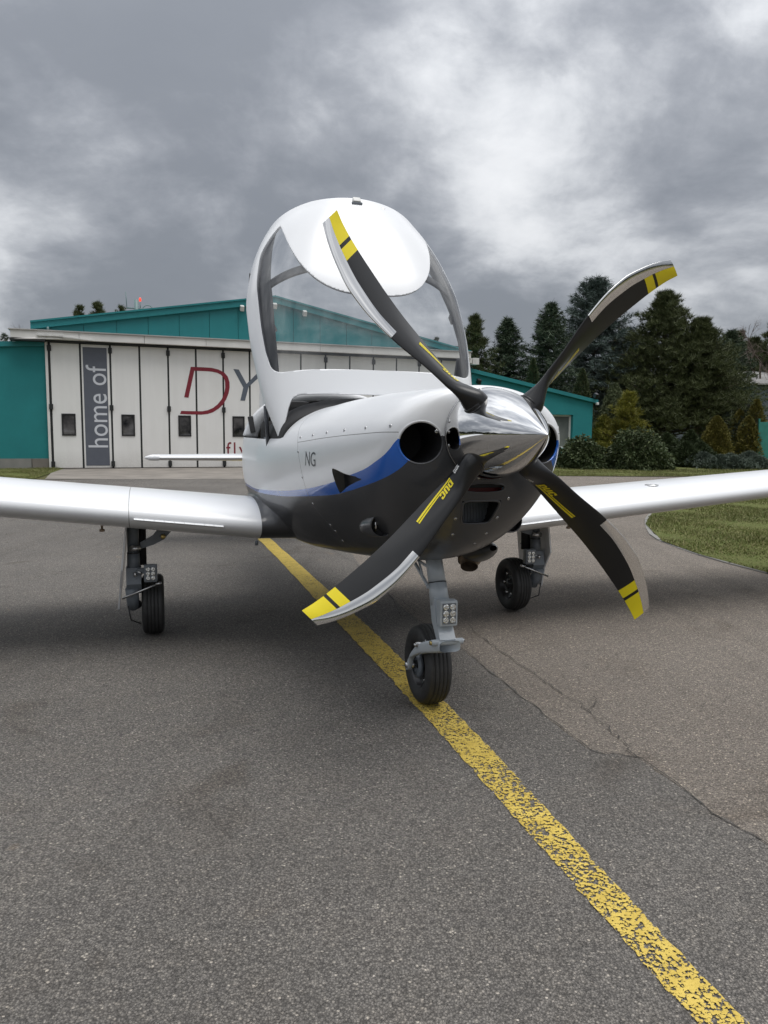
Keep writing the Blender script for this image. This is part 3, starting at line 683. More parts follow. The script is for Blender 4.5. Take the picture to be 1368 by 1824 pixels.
# mast with beacon on the roof
mast = empty('beacon_mast', HP+HD*3.0+HN*7.0, HA); tag(mast, 'short steel mast with red beacon and dish behind the hangar roof', 'mast')
mz = px_depth(245, 533, (HP+HD*3.0+HN*7.0)[1])[2]; mc = px_depth(243, 545, (HP+HD*3.0+HN*7.0)[1])
mast.location = (mc[0], mc[1], 0)
Geo().tube([(0, 0, 3.5), (0, 0, mz-.02)], .08).tube([(-.35, 0, mz-.35), (.42, 0, mz-.35)], .03).tube([(-.35, 0, mz-.35), (-.38, 0, mz+.25)], .015).tube([(.14, 0, mz-.35), (.14, 0, mz-.12)], .02).build('pole', 'mast_steel', mast)
Geo().lathe([(-.08, .0), (-.07, .04), (.02, .045), (.06, .03), (.07, 0)], (.14, 0, mz), 'z', 20).build('beacon', 'beacon', mast)
g = Geo()
for k in range(3):
    a = R_(60*k); g.tube([(.42+.2*math.cos(a+q), 0, mz-.40+.2*math.sin(a+q)) for q in np.linspace(0, math.pi, 9)], .018, 8)
g.tube([(.25, -.02, mz-.45), (.60, .02, mz-.30)], .03, 8); g.build('dish', 'mast_steel', mast)

# distant shed and fence on the right
def frame_at(px, py, Y):
    p = px_depth(px, py, Y); return p
sp = frame_at(1300, 700, 46.)
shed = empty('metal_shed', (sp[0], sp[1], 0), R_(8)); tag(shed, 'grey corrugated metal shed beyond the pines', 'shed')
ztop = frame_at(1340, 660, 46.)[2]; zev = frame_at(1340, 682, 46.)[2]
Geo().box((6, 4.5, zev/2-.05), (12, 8.6, zev-.1)).build('wall', 'shed_wall', shed)
gr = Geo(); nn = 60
for k in range(nn):   # corrugated sheets
    x0, x1 = -.3+12.6*k/nn, -.3+12.6*(k+.55)/nn
    gr.prism([(-.25, zev-.08), (5, ztop+.35), (5, ztop+.41), (-.25, zev+.0)], x0, x1, lambda p, q, d: (d, p, q))
gr.prism([(-.22, zev-.10), (5, ztop+.33), (5, ztop+.36), (-.22, zev-.05)], -.3, 12.3, lambda p, q, d: (d, p, q))
gr.build('roof', 'roof_sheet', shed)
fp = px_ground(1350, 822)
fence = empty('green_fence', (frame_at(1350, 800, 33)[0], 33., 0), R_(5)); tag(fence, 'green metal fence panel beside the golden thuja', 'fence')
for k in range(3): Geo().box((.45+.92*k, 0, .95), (.88, .05, 1.6), bev=.01).build('fence_panel', 'fence_green', fence)
for k in range(4): Geo().box((.92*k-.01, .01, .95), (.06, .08, 1.9), bev=.008).build('post', 'fence_green', fence)

# ------------------------------------------------------------------ trees and shrubs
def needles(P, D, L, W, r, droop=0.0):
    """thin triangles from points P along directions D"""
    n = len(P); D = D/np.maximum(1e-6, np.linalg.norm(D, axis=1, keepdims=True))
    a = np.cross(D, r.normal(size=(n, 3))); a /= np.maximum(1e-6, np.linalg.norm(a, axis=1, keepdims=True))
    V = np.zeros((n, 3, 3)); V[:, 0] = P-a*W[:, None]; V[:, 1] = P+a*W[:, None]; V[:, 2] = P+D*L[:, None]; V[:, 2, 2] -= droop*L
    return V.reshape(-1, 3)
def finish(root, Vs, mat, trunk):
    V = np.concatenate(Vs); link('crown', tri_mesh('crown', V, np.arange(len(V)).reshape(-1, 3)), root, (mat,), False)
    trunk.build('trunk', 'bark', root)
def spruce(name, loc, h, rb, mat, seed, label, nb=300, dens=1.0, group='conifers behind the hangar annex', clear=.03, power=.85):
    r = np.random.default_rng(seed); root = empty(name, loc); tag(root, label, 'tree', group); Vs = []; tk = Geo()
    lean = r.normal(0, .015, 2)
    zs = np.linspace(0, h, 8); tk.tube([(lean[0]*z, lean[1]*z, z-.05) for z in zs], [max(.012, .022*h*(1-z/h)**.9) for z in zs], 8)
    t = clear+(1-clear)*(np.arange(nb)+r.random(nb))/nb; t = t**.92; nw = 26; t = np.where(t < .93, (np.floor(t*nw)+.5+.36*r.normal(0, 1, nb)*.5)/nw, t); t = np.clip(t, .01, .995)
    az = np.arange(nb)*2.39996+r.normal(0, .35, nb)
    Lb = rb*(1-t)**power*(.58+.62*r.random(nb))+.03*rb+.03
    for k in range(nb):
        L = Lb[k]; z0 = t[k]*h; m = max(3, int(20*dens*(L/rb)**.7)+2)
        q = np.sort(r.uniform(.18, 1, m)); d = np.array([math.cos(az[k]), math.sin(az[k])]); s = np.array([-d[1], d[0]])
        up = .05+.75*t[k]**2
        zc = z0+L*(up*q-(.42-.3*t[k])*q*q+.14*q**4)
        sp = r.normal(0, 1, m)*L*.15*(1.15-q)
        c = np.c_[d[0]*q*L+s[0]*sp+lean[0]*z0, d[1]*q*L+s[1]*sp+lean[1]*z0, zc-np.abs(sp)*.18]
        nn = 7; P = np.repeat(c, nn, 0); dirv = np.repeat(np.c_[np.full(m, d[0]*.8)+s[0]*np.sign(sp)*.7, np.full(m, d[1]*.8)+s[1]*np.sign(sp)*.7, np.full(m, -.10)], nn, 0)
        dirv = dirv+r.normal(0, .62, dirv.shape); dirv[:, 2] += .10
        Ln = (.11+.16*r.random(m*nn))*(.6+.4*rb/2.2); Vs.append(needles(P+r.normal(0, .03, P.shape), dirv, Ln, .010+.012*r.random(m*nn), r))
        if k % 3 == 0: tk.tube([(lean[0]*z0, lean[1]*z0, z0), (d[0]*L*.5, d[1]*L*.5, z0+L*(up*.5-.1)), (d[0]*L*.95, d[1]*L*.95, z0+L*(up-.28+.1*t[k]))], [.03*L/rb+.006, .016*L/rb+.005, .004], 4, cap=False)
    finish(root, Vs, mat, tk); return root
def pine(name, loc, h, rb, mat, seed, label, nt=1500, group='conifers behind the hangar annex', base=.18, shape='round', tuft=1.0, up=.5):
    r = np.random.default_rng(seed); root = empty(name, loc); tag(root, label, 'tree', group); Vs = []; tk = Geo()
    zs = np.linspace(0, h*.95, 9); wob = np.cumsum(r.normal(0, .02*h/9, (9, 2)), 0)
    tk.tube([(wob[i, 0], wob[i, 1], z-.05) for i, z in enumerate(zs)], [max(.015, .020*h*(1-z/h)**.8+.01) for z in zs], 9)
    nb = max(24, nt//26)
    for k in range(nb):
        t = base+(1-base)*((k+r.random())/nb); az = k*2.39996+r.normal(0, .4)
        env = math.sqrt(max(0.0, 1-((t-base-.12)/(1.02-base))**2)) if t > base+.12 else .72+.28*(t-base)/.12
        if shape == 'cone': env = (1-t)**.95+.05
        L = rb*env*(.50+.62*r.random()); z0 = t*h; d = np.array([math.cos(az), math.sin(az)])
        rise = up*(.3+.7*t)
        tip = np.array([d[0]*L, d[1]*L, z0+L*rise*.75])
        wx = np.interp(z0, zs, wob[:, 0]); wy = np.interp(z0, zs, wob[:, 1])
        tk.tube([(wx, wy, z0-.05), (wx+d[0]*L*.5, wy+d[1]*L*.5, z0+L*rise*.25), (wx+tip[0], wy+tip[1], tip[2])], [.035*L/rb+.008, .022*L/rb+.006, .005], 4, cap=False)
        m = max(4, int(nt/nb*(.5+.9*L/rb)))
        q = .42+.62*r.random(m)**.6; spd = np.minimum(.42, L*.26*(1.2-.6*q)+.05)
        c = np.c_[wx+d[0]*q*L, wy+d[1]*q*L, z0+L*rise*(.25*q+.5*q*q)]+r.normal(0, 1, (m, 3))*np.c_[spd, spd, spd*.55]
        nn = 20; P = np.repeat(c, nn, 0); o = r.normal(0, 1, (m*nn, 3)); o[:, 2] = np.abs(o[:, 2])*.8+.35; o[:, :2] += d*.45
        Vs.append(needles(P+r.normal(0, .025, P.shape), o, (.11+.13*r.random(m*nn))*tuft, (.0065+.005*r.random(m*nn))*tuft, r))
    # leader
    c = np.c_[wob[-1, 0]+r.normal(0, .1, 40), wob[-1, 1]+r.normal(0, .1, 40), h*(.90+.10*r.random(40))]
    P = np.repeat(c, 12, 0); o = r.normal(0, .6, P.shape); o[:, 2] = np.abs(o[:, 2])+.5; Vs.append(needles(P, o, .16*tuft*np.ones(len(P)), .013*np.ones(len(P)), r))
    finish(root, Vs, mat, tk); return root
def thuja(name, loc, h, rb, mat, seed, label, n=9000, group='ornamental conifers on the lawn', lobes=1, spread=.5, cat='shrub', droop=0.0, low=False):
    r = np.random.default_rng(seed); root = empty(name, loc); tag(root, label, cat, group); Vs = []; tk = Geo()
    for l in range(lobes):
        a = 2*math.pi*l/max(1, lobes)+r.random(); off = np.array([math.cos(a), math.sin(a)])*rb*spread*(lobes > 1)
        hh = h*(1 if l == 0 else .62+.3*r.random()); rr_ = rb*(1 if lobes == 1 else .68)
        m = n//lobes; t = r.random(m)**.85
        env = np.minimum(1, (t/.18)**.6)*(1-t**2.2)**.8 if not low else np.minimum(1, (t/.1)**.5)*(1-t**1.5)**.9
        az = r.uniform(0, 2*np.pi, m); lump = 1+.13*np.sin(az*5+t*14+l)+.10*np.sin(az*9-t*23+2*l)
        rad = rr_*env*lump*(1-.45*r.random(m)**2.2)
        c = np.c_[off[0]+np.cos(az)*rad, off[1]+np.sin(az)*rad, t*hh]
        nn = 4; P = np.repeat(c, nn, 0); o = np.repeat(np.c_[np.cos(az)*.8, np.sin(az)*.8, np.full(m, .9-droop*1.6)], nn, 0)+r.normal(0, .5, (m*nn, 3))
        Vs.append(needles(P, o, (.06+.09*r.random(m*nn))*(.6+.5*rb), (.014+.014*r.random(m*nn))*(.6+.4*rb), r, .1))
        tk.tube([(off[0]*.3, off[1]*.3, -.05), (off[0], off[1], hh*.5), (off[0], off[1], hh*.9)], [.05*rb+.02, .03*rb+.01, .008], 6)
    finish(root, Vs, mat, tk); return root
def bush(name, loc, h, rx, ry, mat, seed, label, n=2600, group='shrubs on the lawn strip', leaf=.13):
    r = np.random.default_rng(seed); root = empty(name, loc); tag(root, label, 'shrub', group); tk = Geo()
    az = r.uniform(0, 2*np.pi, n); el = np.arcsin(r.uniform(-.05, 1, n)); lump = 1+.10*np.sin(az*4+el*5+seed)+.08*np.sin(az*7-el*9)+.07*np.sin(az*11+el*13+1)
    k = lump*(1-.32*r.random(n)**2)
    d = np.c_[np.cos(el)*np.cos(az), np.cos(el)*np.sin(az), np.sin(el)]; c = d*np.c_[rx*k, ry*k, h*k]; c[:, 2] = np.maximum(.05, c[:, 2])
    nn = 6; P = np.repeat(c, nn, 0); D = np.repeat(d, nn, 0)*.7+r.normal(0, .65, (n*nn, 3)); D[:, 2] += .1; D /= np.linalg.norm(D, axis=1, keepdims=True)
    s = np.cross(D, r.normal(size=D.shape)); s /= np.linalg.norm(s, axis=1, keepdims=True); L = leaf*(.6+.6*r.random(n*nn)); W = L*.16
    V = np.zeros((n*nn, 4, 3)); V[:, 0] = P; V[:, 1] = P+D*L[:, None]*.5+s*W[:, None]; V[:, 2] = P+D*L[:, None]; V[:, 3] = P+D*L[:, None]*.5-s*W[:, None]; V[:, 2, 2] -= .03
    V = V.reshape(-1, 3); link('crown', tri_mesh('crown', V, np.arange(len(V)).reshape(-1, 4)), root, (mat,), False)
    for q in range(9):
        a = q*.7; tk.tube([(.05*math.cos(a), .05*math.sin(a), -.03), (rx*.4*math.cos(a), ry*.4*math.sin(a), h*.45), (rx*.7*math.cos(a), ry*.7*math.sin(a), h*.75)], [.03, .02, .006], 5)
    tk.build('trunk', 'bark', root); return root
def place(px, top, Y, base_z=0.0):
    """ground position and height of something whose top shows at a pixel, at distance Y"""
    p = px_depth(px, top, Y); return (p[0], p[1], base_z), p[2]-base_z
def T(fn, name, px, top, Y, w_px, *a, **k):
    loc, h = place(px, top, Y); rb = w_px/2*Y/F_PX; return fn(name, loc, h, rb, *a, **k)
T(pine, 'pine_tree', 846, 566, 36, 160, 'pine_dark', 1, 'dark bushy pine rising directly behind the white drive box', nt=2600, shape='cone', base=.25, tuft=1.1)
T(spruce, 'spruce_tree', 903, 570, 37, 210, 'spruce_green', 2, 'narrow pointed spruce between the dark bushy pine and the open spruce', nb=420, dens=1.1, power=1.0)
T(spruce, 'spruce_tree', 972, 545, 36, 235, 'spruce_green', 3, 'open limbed spruce standing above the annex roof', nb=420, dens=1.1, power=.95)
T(spruce, 'spruce_tree', 1064, 503, 39, 300, 'spruce_blue', 4, 'tall blue grey spruce, the highest conifer behind the annex', nb=600, dens=1.4, power=.75)
T(pine, 'pine_tree', 1186, 526, 37, 300, 'pine_dark', 5, 'large broad dark pine with its trunk behind the round rhododendron', nt=6200, base=.14, shape='cone', tuft=1.35)
T(pine, 'pine_tree', 1252, 572, 36, 250, 'pine_dark', 6, 'large dark pine with bare lower trunk and limb reaching toward the shed', nt=5200, base=.24, tuft=1.25, shape='cone')
T(pine, 'pine_tree', 1118, 590, 40, 240, 'pine_dark', 16, 'dense dark pine filling the gap beside the blue spruce', nt=3000, base=.12, shape='cone', tuft=1.2)
T(spruce, 'spruce_tree', 1275, 590, 47, 90, 'spruce_green', 7, 'slim distant spruce showing right behind the large pines', nb=220)
T(spruce, 'spruce_tree', 1298, 592, 46, 190, 'spruce_green', 38, 'distant spruce in the gap between the large pines and the bare tree', nb=460, dens=1.3)
T(pine, 'pine_tree', 1345, 606, 54, 190, 'pine_dark', 39, 'distant low pine right above the shed ridge', nt=2600, shape='cone', tuft=1.7)
T(pine, 'pine_tree', 1320, 592, 55, 130, 'pine_dark', 8, 'distant pine above the metal shed roof', nt=1800, tuft=1.6, shape='cone')
T(pine, 'pine_tree', 1392, 566, 52, 200, 'pine_dark', 9, 'distant pine standing past the end of the shed', nt=2600, tuft=1.6, shape='cone')
T(thuja, 'columnar_thuja', 950, 640, 31.5, 42, 'thuja_green', 10, 'slim pale columnar thuja peeking over the annex roof', n=3500, cat='tree', group='conifers behind the hangar annex')
T(thuja, 'columnar_thuja', 1038, 658, 31.5, 46, 'thuja_green', 11, 'green pointed thuja just above the end of the annex roof', n=3500, cat='tree', group='conifers behind the hangar annex')
T(thuja, 'weeping_cypress', 1096, 682, 30.5, 62, 'thuja_green', 12, 'weeping dark green cypress beside the annex corner', n=6000, droop=1.0, cat='tree', group='conifers behind the hangar annex')
T(pine, 'golden_pine', 1118, 702, 28.5, 105, 'pine_gold', 13, 'golden yellow green dwarf pine beside the annex corner', nt=1100, base=.05, shape='cone', group='ornamental conifers on the lawn', up=1.0, tuft=.9)
T(pine, 'golden_pine', 1075, 745, 29.3, 60, 'pine_gold', 23, 'low yellow green pine touching the annex corner', nt=500, base=.05, shape='cone', group='ornamental conifers on the lawn', up=1.0, tuft=.9)
def G(px, base, top):
    p = px_ground(px, base); q = px_depth(px, top, p[1]); return (p[0], p[1], 0), q[2]
loc, h = G(1040, 836, 786); bush('rhododendron', (loc[0], loc[1]+.4, 0), h, .78, .8, 'rhodo', 14, 'round rhododendron in front of the annex wall')
loc, h = G(1142, 838, 772); bush('rhododendron', (loc[0], loc[1]+.5, 0), h, 1.0, .95, 'rhodo', 15, 'bigger round rhododendron below the golden pine', n=3400)
loc, h = G(1228, 832, 770); thuja('spreading_juniper', (loc[0], loc[1]+.6, 0), h*1.02, 1.05, 'juniper_dark', 17, 'dark spreading juniper between rhododendron and golden thujas', n=7000, lobes=5, low=True, spread=.6)
loc, h = G(1268, 824, 762); thuja('golden_thuja', loc, h*1.0, .66, 'thuja_gold', 18, 'small rounded golden thuja beside the dark juniper', n=4500)
loc, h = G(1330, 822, 712); thuja('golden_thuja', loc, h, .80, 'thuja_gold', 19, 'tall golden thuja with pointed top near the green fence', n=7000, lobes=3, spread=.5)
loc, h = G(1290, 826, 742); thuja('golden_thuja', (loc[0], loc[1]+.9, 0), h, .62, 'thuja_gold', 29, 'golden thuja standing behind and between the other two', n=4500)
loc, h = G(1305, 835, 808); thuja('creeping_juniper', (loc[0], loc[1]+.3, 0), h, 1.15, 'juniper_blue', 20, 'low blue grey creeping juniper under the golden thujas', n=7000, lobes=6, low=True, spread=.75)
loc, h = G(1395, 828, 715); thuja('spreading_juniper', (loc[0], loc[1]+4, 0), h, .9, 'juniper_blue', 24, 'grey green juniper by the green fence below the shed', n=4000, lobes=3)
# tree tops behind the left half of the hangar roof
T(pine, 'pine_tree', 138, 545, 36, 100, 'pine_dark', 30, 'young pine top left of its twin over the roof', nt=1200, group='pine tops over the hangar roof', shape='cone')
T(pine, 'pine_tree', 171, 541, 36, 130, 'pine_dark', 31, 'young pine top, widest of those over the roof', nt=1500, group='pine tops over the hangar roof', shape='cone')
T(pine, 'pine_tree', 218, 550, 37, 80, 'pine_dark', 32, 'smallest young pine top beside the beacon mast', nt=900, group='pine tops over the hangar roof', shape='cone')
T(pine, 'pine_tree', 776, 604, 52, 70, 'pine_dark', 35, 'distant pine top seen through the canopy over the roof ridge', nt=600, group='pine tops over the hangar roof', shape='cone')
T(spruce, 'spruce_tree', 8, 596, 60, 110, 'spruce_green', 33, 'far dark conifer beyond the left annex roof', nb=160, group='pine tops over the hangar roof')
def bare_tree(px, top, Y, w, seed, label, depth=5):
    loc, h = place(px, top, Y); root = empty('bare_tree', loc); tag(root, label, 'tree', 'leafless trees'); r = np.random.default_rng(seed)
    tk, tw = Geo(), Geo(); sp = w/2*Y/F_PX
    tk.tube([(0, 0, -.05), (.1, 0, h*.35), (0, .1, h*.62)], [.012*h, .009*h, .005*h], 7)
    def grow(p, d, L, rad, k):
        q = p+d*L; (tk if k > 2 else tw).tube([p, (p+q)/2+r.normal(0, .04*L, 3), q], [rad, rad*.8, rad*.6], 4, cap=False)
        if k == 0: return
        for _ in range(3):
            nd = d+r.normal(0, .42, 3); nd[2] += .12; nd /= np.linalg.norm(nd); grow(p+(q-p)*(.6+.4*r.random()), nd, L*(.62+.2*r.random()), rad*.62, k-1)
    for z in np.linspace(.3, .62, 6):
        a = r.uniform(0, 6.3); d = np.array([math.cos(a)*.55, math.sin(a)*.55, .8]); d /= np.linalg.norm(d); grow(np.array([0, 0, h*z]), d, h*.16*(1.1-z*.5), .0035*h, depth-1)
    tk.build('trunk', 'bark', root); tw.build('crown', 'twig_grey', root)
bare_tree(1362, 545, 48, 90, 4, 'leafless reddish tree rising over the shed roof')
bare_tree(60, 555, 70, 50, 5, 'leafless thin tree far beyond the left hangar roof')
bare_tree(757, 598, 60, 40, 6, 'leafless thin tree seen through the canopy beyond the roof', 4)
# far wood all round the airfield, behind the camera: it reads as one mass
r = np.random.default_rng(99); n = 26000
a = r.uniform(R_(95), R_(445), n); a = a[(np.abs(((a-R_(90)+np.pi) % (2*np.pi))-np.pi) > R_(38))]; n = len(a)
dist = r.uniform(150, 175, n); hh = 9+3*np.sin(a*9)+2*np.sin(a*31)+1.2*np.sin(a*83); z = r.random(n)**.8*hh
P = np.c_[np.cos(a)*dist, np.sin(a)*dist, z]; D = r.normal(0, 1, (n, 3)); D[:, 2] = np.abs(D[:, 2])+.4
V = needles(P, D, 2.0+1.6*r.random(n), .9+.5*r.random(n), r)
o = link('far_wood', tri_mesh('far_wood', V, np.arange(len(V)).reshape(-1, 3)), None, ('far_wood',), False); tag(o, 'dark belt of woodland around the airfield', kind='stuff')

# ------------------------------------------------------------------ aircraft
PSI = R_(17.0); PO = np.array([0.20, 3.225, 0.])
plane = empty('airplane', PO); tag(plane, 'white blue and dark grey light aircraft with four blade propeller and raised canopy', 'airplane')
plane.matrix_world = Matrix(((math.sin(PSI), math.cos(PSI), 0, PO[0]), (-math.cos(PSI), math.sin(PSI), 0, PO[1]), (0, 0, 1, 0), (0, 0, 0, 1)))
# local axes: x forward, y towards the aircraft's left wing, z up, origin under the nose wheel
HX, HZ = 0.682, 1.193
ST = np.array([
 (.562, .160, 1.193, 1.353, 1.033, 2.0, 2.0), (.555, .205, 1.190, 1.360, .985, 2.0, 2.0), (.540, .270, 1.184, 1.365, .945, 2.05, 2.0),
 (.510, .322, 1.176, 1.368, .895, 2.1, 2.0), (.460, .352, 1.165, 1.369, .835, 2.15, 2.0), (.380, .372, 1.150, 1.369, .765, 2.2, 2.0),
 (.250, .395, 1.130, 1.369, .700, 2.25, 2.0), (.000, .440, 1.095, 1.371, .640, 2.3, 2.05), (-.35, .498, 1.055, 1.366, .590, 2.35, 2.1),
 (-.75, .560, 1.030, 1.346, .545, 2.4, 2.3), (-1.2, .600, 1.010, 1.390, .510, 2.4, 2.5), (-1.7, .600, 1.010, 1.440, .500, 2.4, 2.5),
 (-2.1, .575, 1.010, 1.462, .515, 2.55, 2.4), (-2.6, .470, 1.010, 1.440, .560, 2.2, 2.2), (-3.3, .310, 1.010, 1.330, .650, 2.0, 2.0),
 (-4.2, .175, 1.010, 1.210, .780, 2.0, 2.0), (-5.0, .100, 1.010, 1.130, .880, 2.0, 2.0), (-5.6, .030, 1.010, 1.080, .950, 2.0, 2.0)])
def sec(x): return [pchip(-np.asarray(x, float), -ST[:, 0], ST[:, k]) for k in range(1, 7)]
def fus(u, v):
    w, zm, zt, zb, nt, nb = sec(u); c, s = np.cos(v), np.sin(v)
    n = np.where(s >= 0, nt, nb); h = np.where(s >= 0, zt-zm, zm-zb)
    return u, w*np.sign(c)*np.abs(c)**(2/n), zm+h*np.sign(s)*np.abs(s)**(2/n)
def inside(x, y, z):
    w, zm, zt, zb, nt, nb = sec(x); up = z > zm; n = np.where(up, nt, nb); h = np.where(up, zt-zm, zm-zb)
    return (np.abs(y)/w)**n+(np.abs(z-zm)/h)**n-1
def side_y(x, z):
    w, zm, zt, zb, nt, nb = sec(x); up = z > zm; n = np.where(up, nt, nb); h = np.where(up, zt-zm, zm-zb)
    return w*np.maximum(0, 1-(np.abs(z-zm)/h)**n)**(1/n)
def nose_x(y, z):
    lo, hi = np.full(np.shape(y), .10), np.full(np.shape(y), .562)
    for _ in range(40):
        m = (lo+hi)/2; i = inside(m, y, z) > 0; hi = np.where(i, m, hi); lo = np.where(i, lo, m)
    return (lo+hi)/2
def fnormal(x, y, z, e=1e-4):
    g = np.array([inside(x+e, y, z)-inside(x-e, y, z), inside(x, y+e, z)-inside(x, y-e, z), inside(x, y, z+e)-inside(x, y, z-e)]); return g/np.linalg.norm(g)
IY, IZ, IR = .240, 1.160, .0755
zt_c = lambda x: pchip(-x, [-.56, -.53, -.512, -.484, -.448, -.388, -.320, -.169, -.001, .198, .398, .664, .954, 1.465, 2.4, 4, 5.6], [1.188, 1.186, 1.170, 1.136, 1.111, 1.086, 1.062, 1.026, .988, .953, .926, .899, .880, .860, .86, .92, .97])
zb_c = lambda x: pchip(-x, [-.56, -.545, -.524, -.502, -.464, -.415, -.350, -.241, -.133, .036, .229, .426, .685, 1.011, 1.465, 2.4, 4, 5.6], [1.182, 1.15, 1.091, 1.067, 1.045, 1.027, 1.009, .984, .961, .931, .909, .891, .870, .856, .845, .845, .905, .955])
xj_c = lambda z: pchip(z, [.5, .68, .77, .87, .935, 1.036, 1.15, 1.26, 1.4], [-.33, -.31, -.27, -.325, -.337, -.368, -.447, -.58, -.62])
zs_c = lambda x: pchip(x, [-.8, -.44, -.10, .25, .51, .56], [1.125, 1.143, 1.168, 1.187, 1.196, 1.196])
g_inlet = lambda x, y, z: np.where(x > .38, np.hypot(np.abs(y)-IY, z-IZ)-IR, 1.0)
def g_chin(x, y, z):
    hw = .068+.22*(z-.85); a = np.maximum(np.abs(y)-hw+.012, np.abs(z-.905)-.046)
    d = np.where(x > .3, a, 1.); return d
g_slot = lambda x, y, z: np.where(x > .4, (np.abs(y)/.082)**2.6+(np.abs(z-.999)/.017)**2.6-1, 1.)
def g_naca(x, y, z):
    t = np.clip((.262-x)/.262, 0, 1.3); prof = np.interp(t, [0, .06, .25, .55, .8, 1.0, 1.3], [.0, .006, .012, .026, .045, .058, .07])
    zc = 1.018-.030*t; a = np.abs(z-zc)-prof; return np.maximum(a, np.maximum(x-.262, (-.006+.36*(1.04-z))-x))
g_pit = lambda x, y, z: np.maximum(np.maximum(x+.845+.40*np.clip(1.34-z, 0, .19), -2.09-x-.25*np.clip(1.46-z, -.1, .4)), 1.150-.0*x-z)
g_rwin = lambda x, y, z: ((np.abs(x+2.50)/.27)**3+(np.abs(z-1.25)/.085)**3-1)
US = np.r_[np.linspace(.562, .50, 26), np.linspace(.497, .20, 44), np.linspace(.19, -.9, 56), np.linspace(-.92, -2.8, 60), np.linspace(-2.9, -5.6, 26)]
VS = np.linspace(0, 2*math.pi, 161)
skin = Patch.grid(fus, US, VS)
skin, _ = skin.split(g_inlet); skin, _ = skin.split(g_chin); skin, _ = skin.split(g_slot)
skin, ramp_ = skin.split(g_naca)
skin, _ = skin.split(g_pit); skin, rwin = skin.split(g_rwin)
def colours(p):
    white, rest = p.split(lambda x, y, z: np.where(x > .535, z-1.184, np.where(np.abs(y) < IY-.02, np.where(x > .40, z-1.184, z-zt_c(x)), z-zt_c(x))))
    blue, dark = rest.split(lambda x, y, z: np.where(np.abs(y) < .20, -1., z-zb_c(x)))
    return white, blue, dark
cowl, body = skin.split(lambda x, y, z: x-xj_c(z))
def band(p, f, w):
    hi, lo = p.split(lambda x, y, z: f(x, y, z)-w); mid, lo = lo.split(lambda x, y, z: f(x, y, z)+w)
    return mid, Patch(p.S, hi.P+lo.P)
seam, cowl = band(cowl, lambda x, y, z: x-xj_c(z)-.0019, .0017)
nose_, aft_ = cowl.split(lambda x, y, z: x-.515)
seam2, aft_ = band(aft_, lambda x, y, z: z-zs_c(x), .0015)
cowl = Patch(fus, nose_.P+aft_.P)
cw = colours(cowl); bd = colours(body)
cowling = patch_obj('engine_cowling', [*cw, seam, seam2], ('white_paint', 'blue_paint', 'grey_paint', 'seam', 'seam'), plane)
fuselage = patch_obj('fuselage', bd, ('white_paint', 'blue_paint', 'grey_paint'), plane)
patch_obj('rear_window', [rwin], ('canopy_acrylic',), fuselage)
# recessed ramps of the flush air intakes
def sink(xyz):
    out = xyz.copy(); t = np.clip((.262-xyz[:, 0])/.262, 0, 1.1); out[:, 1] -= np.sign(xyz[:, 1])*.055*t**1.2; return out
for h_ in ramp_.split(lambda x, y, z: y): patch_obj('flush_intake', [h_], ('black_interior',), cowling, warp=sink)
# round intakes: duct, rolled lip
def loop_on_nose(fy, fz, n=72):
    q = np.linspace(0, 2*math.pi, n, endpoint=False); y, z = fy(q), fz(q); return np.c_[nose_x(y, z), y, z]
def coloured_tube(name, pts, rad, parent):
    g = Geo().tube(pts, rad, 12, closed=True); V = np.array(g.V)
    o = g.build(name, ('white_paint', 'blue_paint', 'grey_paint'), parent)
    mi = []
    for p in o.data.polygons:
        x, y, z = np.mean([V[i] for i in p.vertices], 0); ay = abs(y)
        if ay < IY-.02: m = 0 if z > 1.184 else 2
        else: m = 0 if z > min(1.172, zt_c(x+.004)) else (1 if z > zb_c(x)-.002 else 2)
        mi.append(m)
    o.data.polygons.foreach_set('material_index', mi); return o
for s in (-1, 1):
    pts = loop_on_nose(lambda q: s*(IY+IR*np.cos(q)), lambda q: IZ+IR*np.sin(q)); pts[:, 0] -= .004
    coloured_tube('intake_lip', pts, .0048, cowling)
    D = Patch.grid(lambda u, v: (u, s*IY+(IR-.002)*np.cos(v), IZ+(IR-.002)*np.sin(v)), np.linspace(.57, .33, 25), np.linspace(0, 2*math.pi, 49))
    _, D = D.split(lambda x, y, z: inside(x+.002, y, z))
    duct = patch_obj('intake_duct', [D], ('black_interior',), cowling)
    Geo().lathe([(0, .001), (0, IR)], (.335, s*IY, IZ), 'x', 32).build('baffle', 'black_interior', duct)
def chin_loop(q):
    c, s_ = np.cos(q), np.sin(q); z = .905+.046*np.sign(s_)*np.abs(s_)**.35; y = (.056+.22*(z-.85))*np.sign(c)*np.abs(c)**.35; return y, z
q = np.linspace(0, 2*math.pi, 96, endpoint=False); y, z = chin_loop(q); pts = np.c_[nose_x(y, z)-.003, y, z]
Geo().tube(pts, .005, 8, closed=True).build('intake_lip', 'grey_paint', cowling)
g = Geo()
for k in range(26):
    yy = -.078+.156*k/25; g.box((.425, yy, .905), (.022, .0025, .092), mi=0)
g.box((.405, 0, .905), (.02, .18, .11), mi=1); g.build('radiator', ('gear_dark', 'black_interior'), cowling)
def chin_duct(u, v): y, z = chin_loop(v); return u, y*1.01, .905+(z-.905)*1.02
_, cd = Patch.grid(chin_duct, np.linspace(.57, .40, 18), np.linspace(0, 2*math.pi, 97)).split(lambda x, y, z: inside(x+.001, y, z))
patch_obj('radiator_duct', [cd], ('black_interior',), cowling)
pts = loop_on_nose(lambda q: .082*np.sign(np.cos(q))*np.abs(np.cos(q))**.77, lambda q: .999+.017*np.sign(np.sin(q))*np.abs(np.sin(q))**.77); pts[:, 0] -= .002
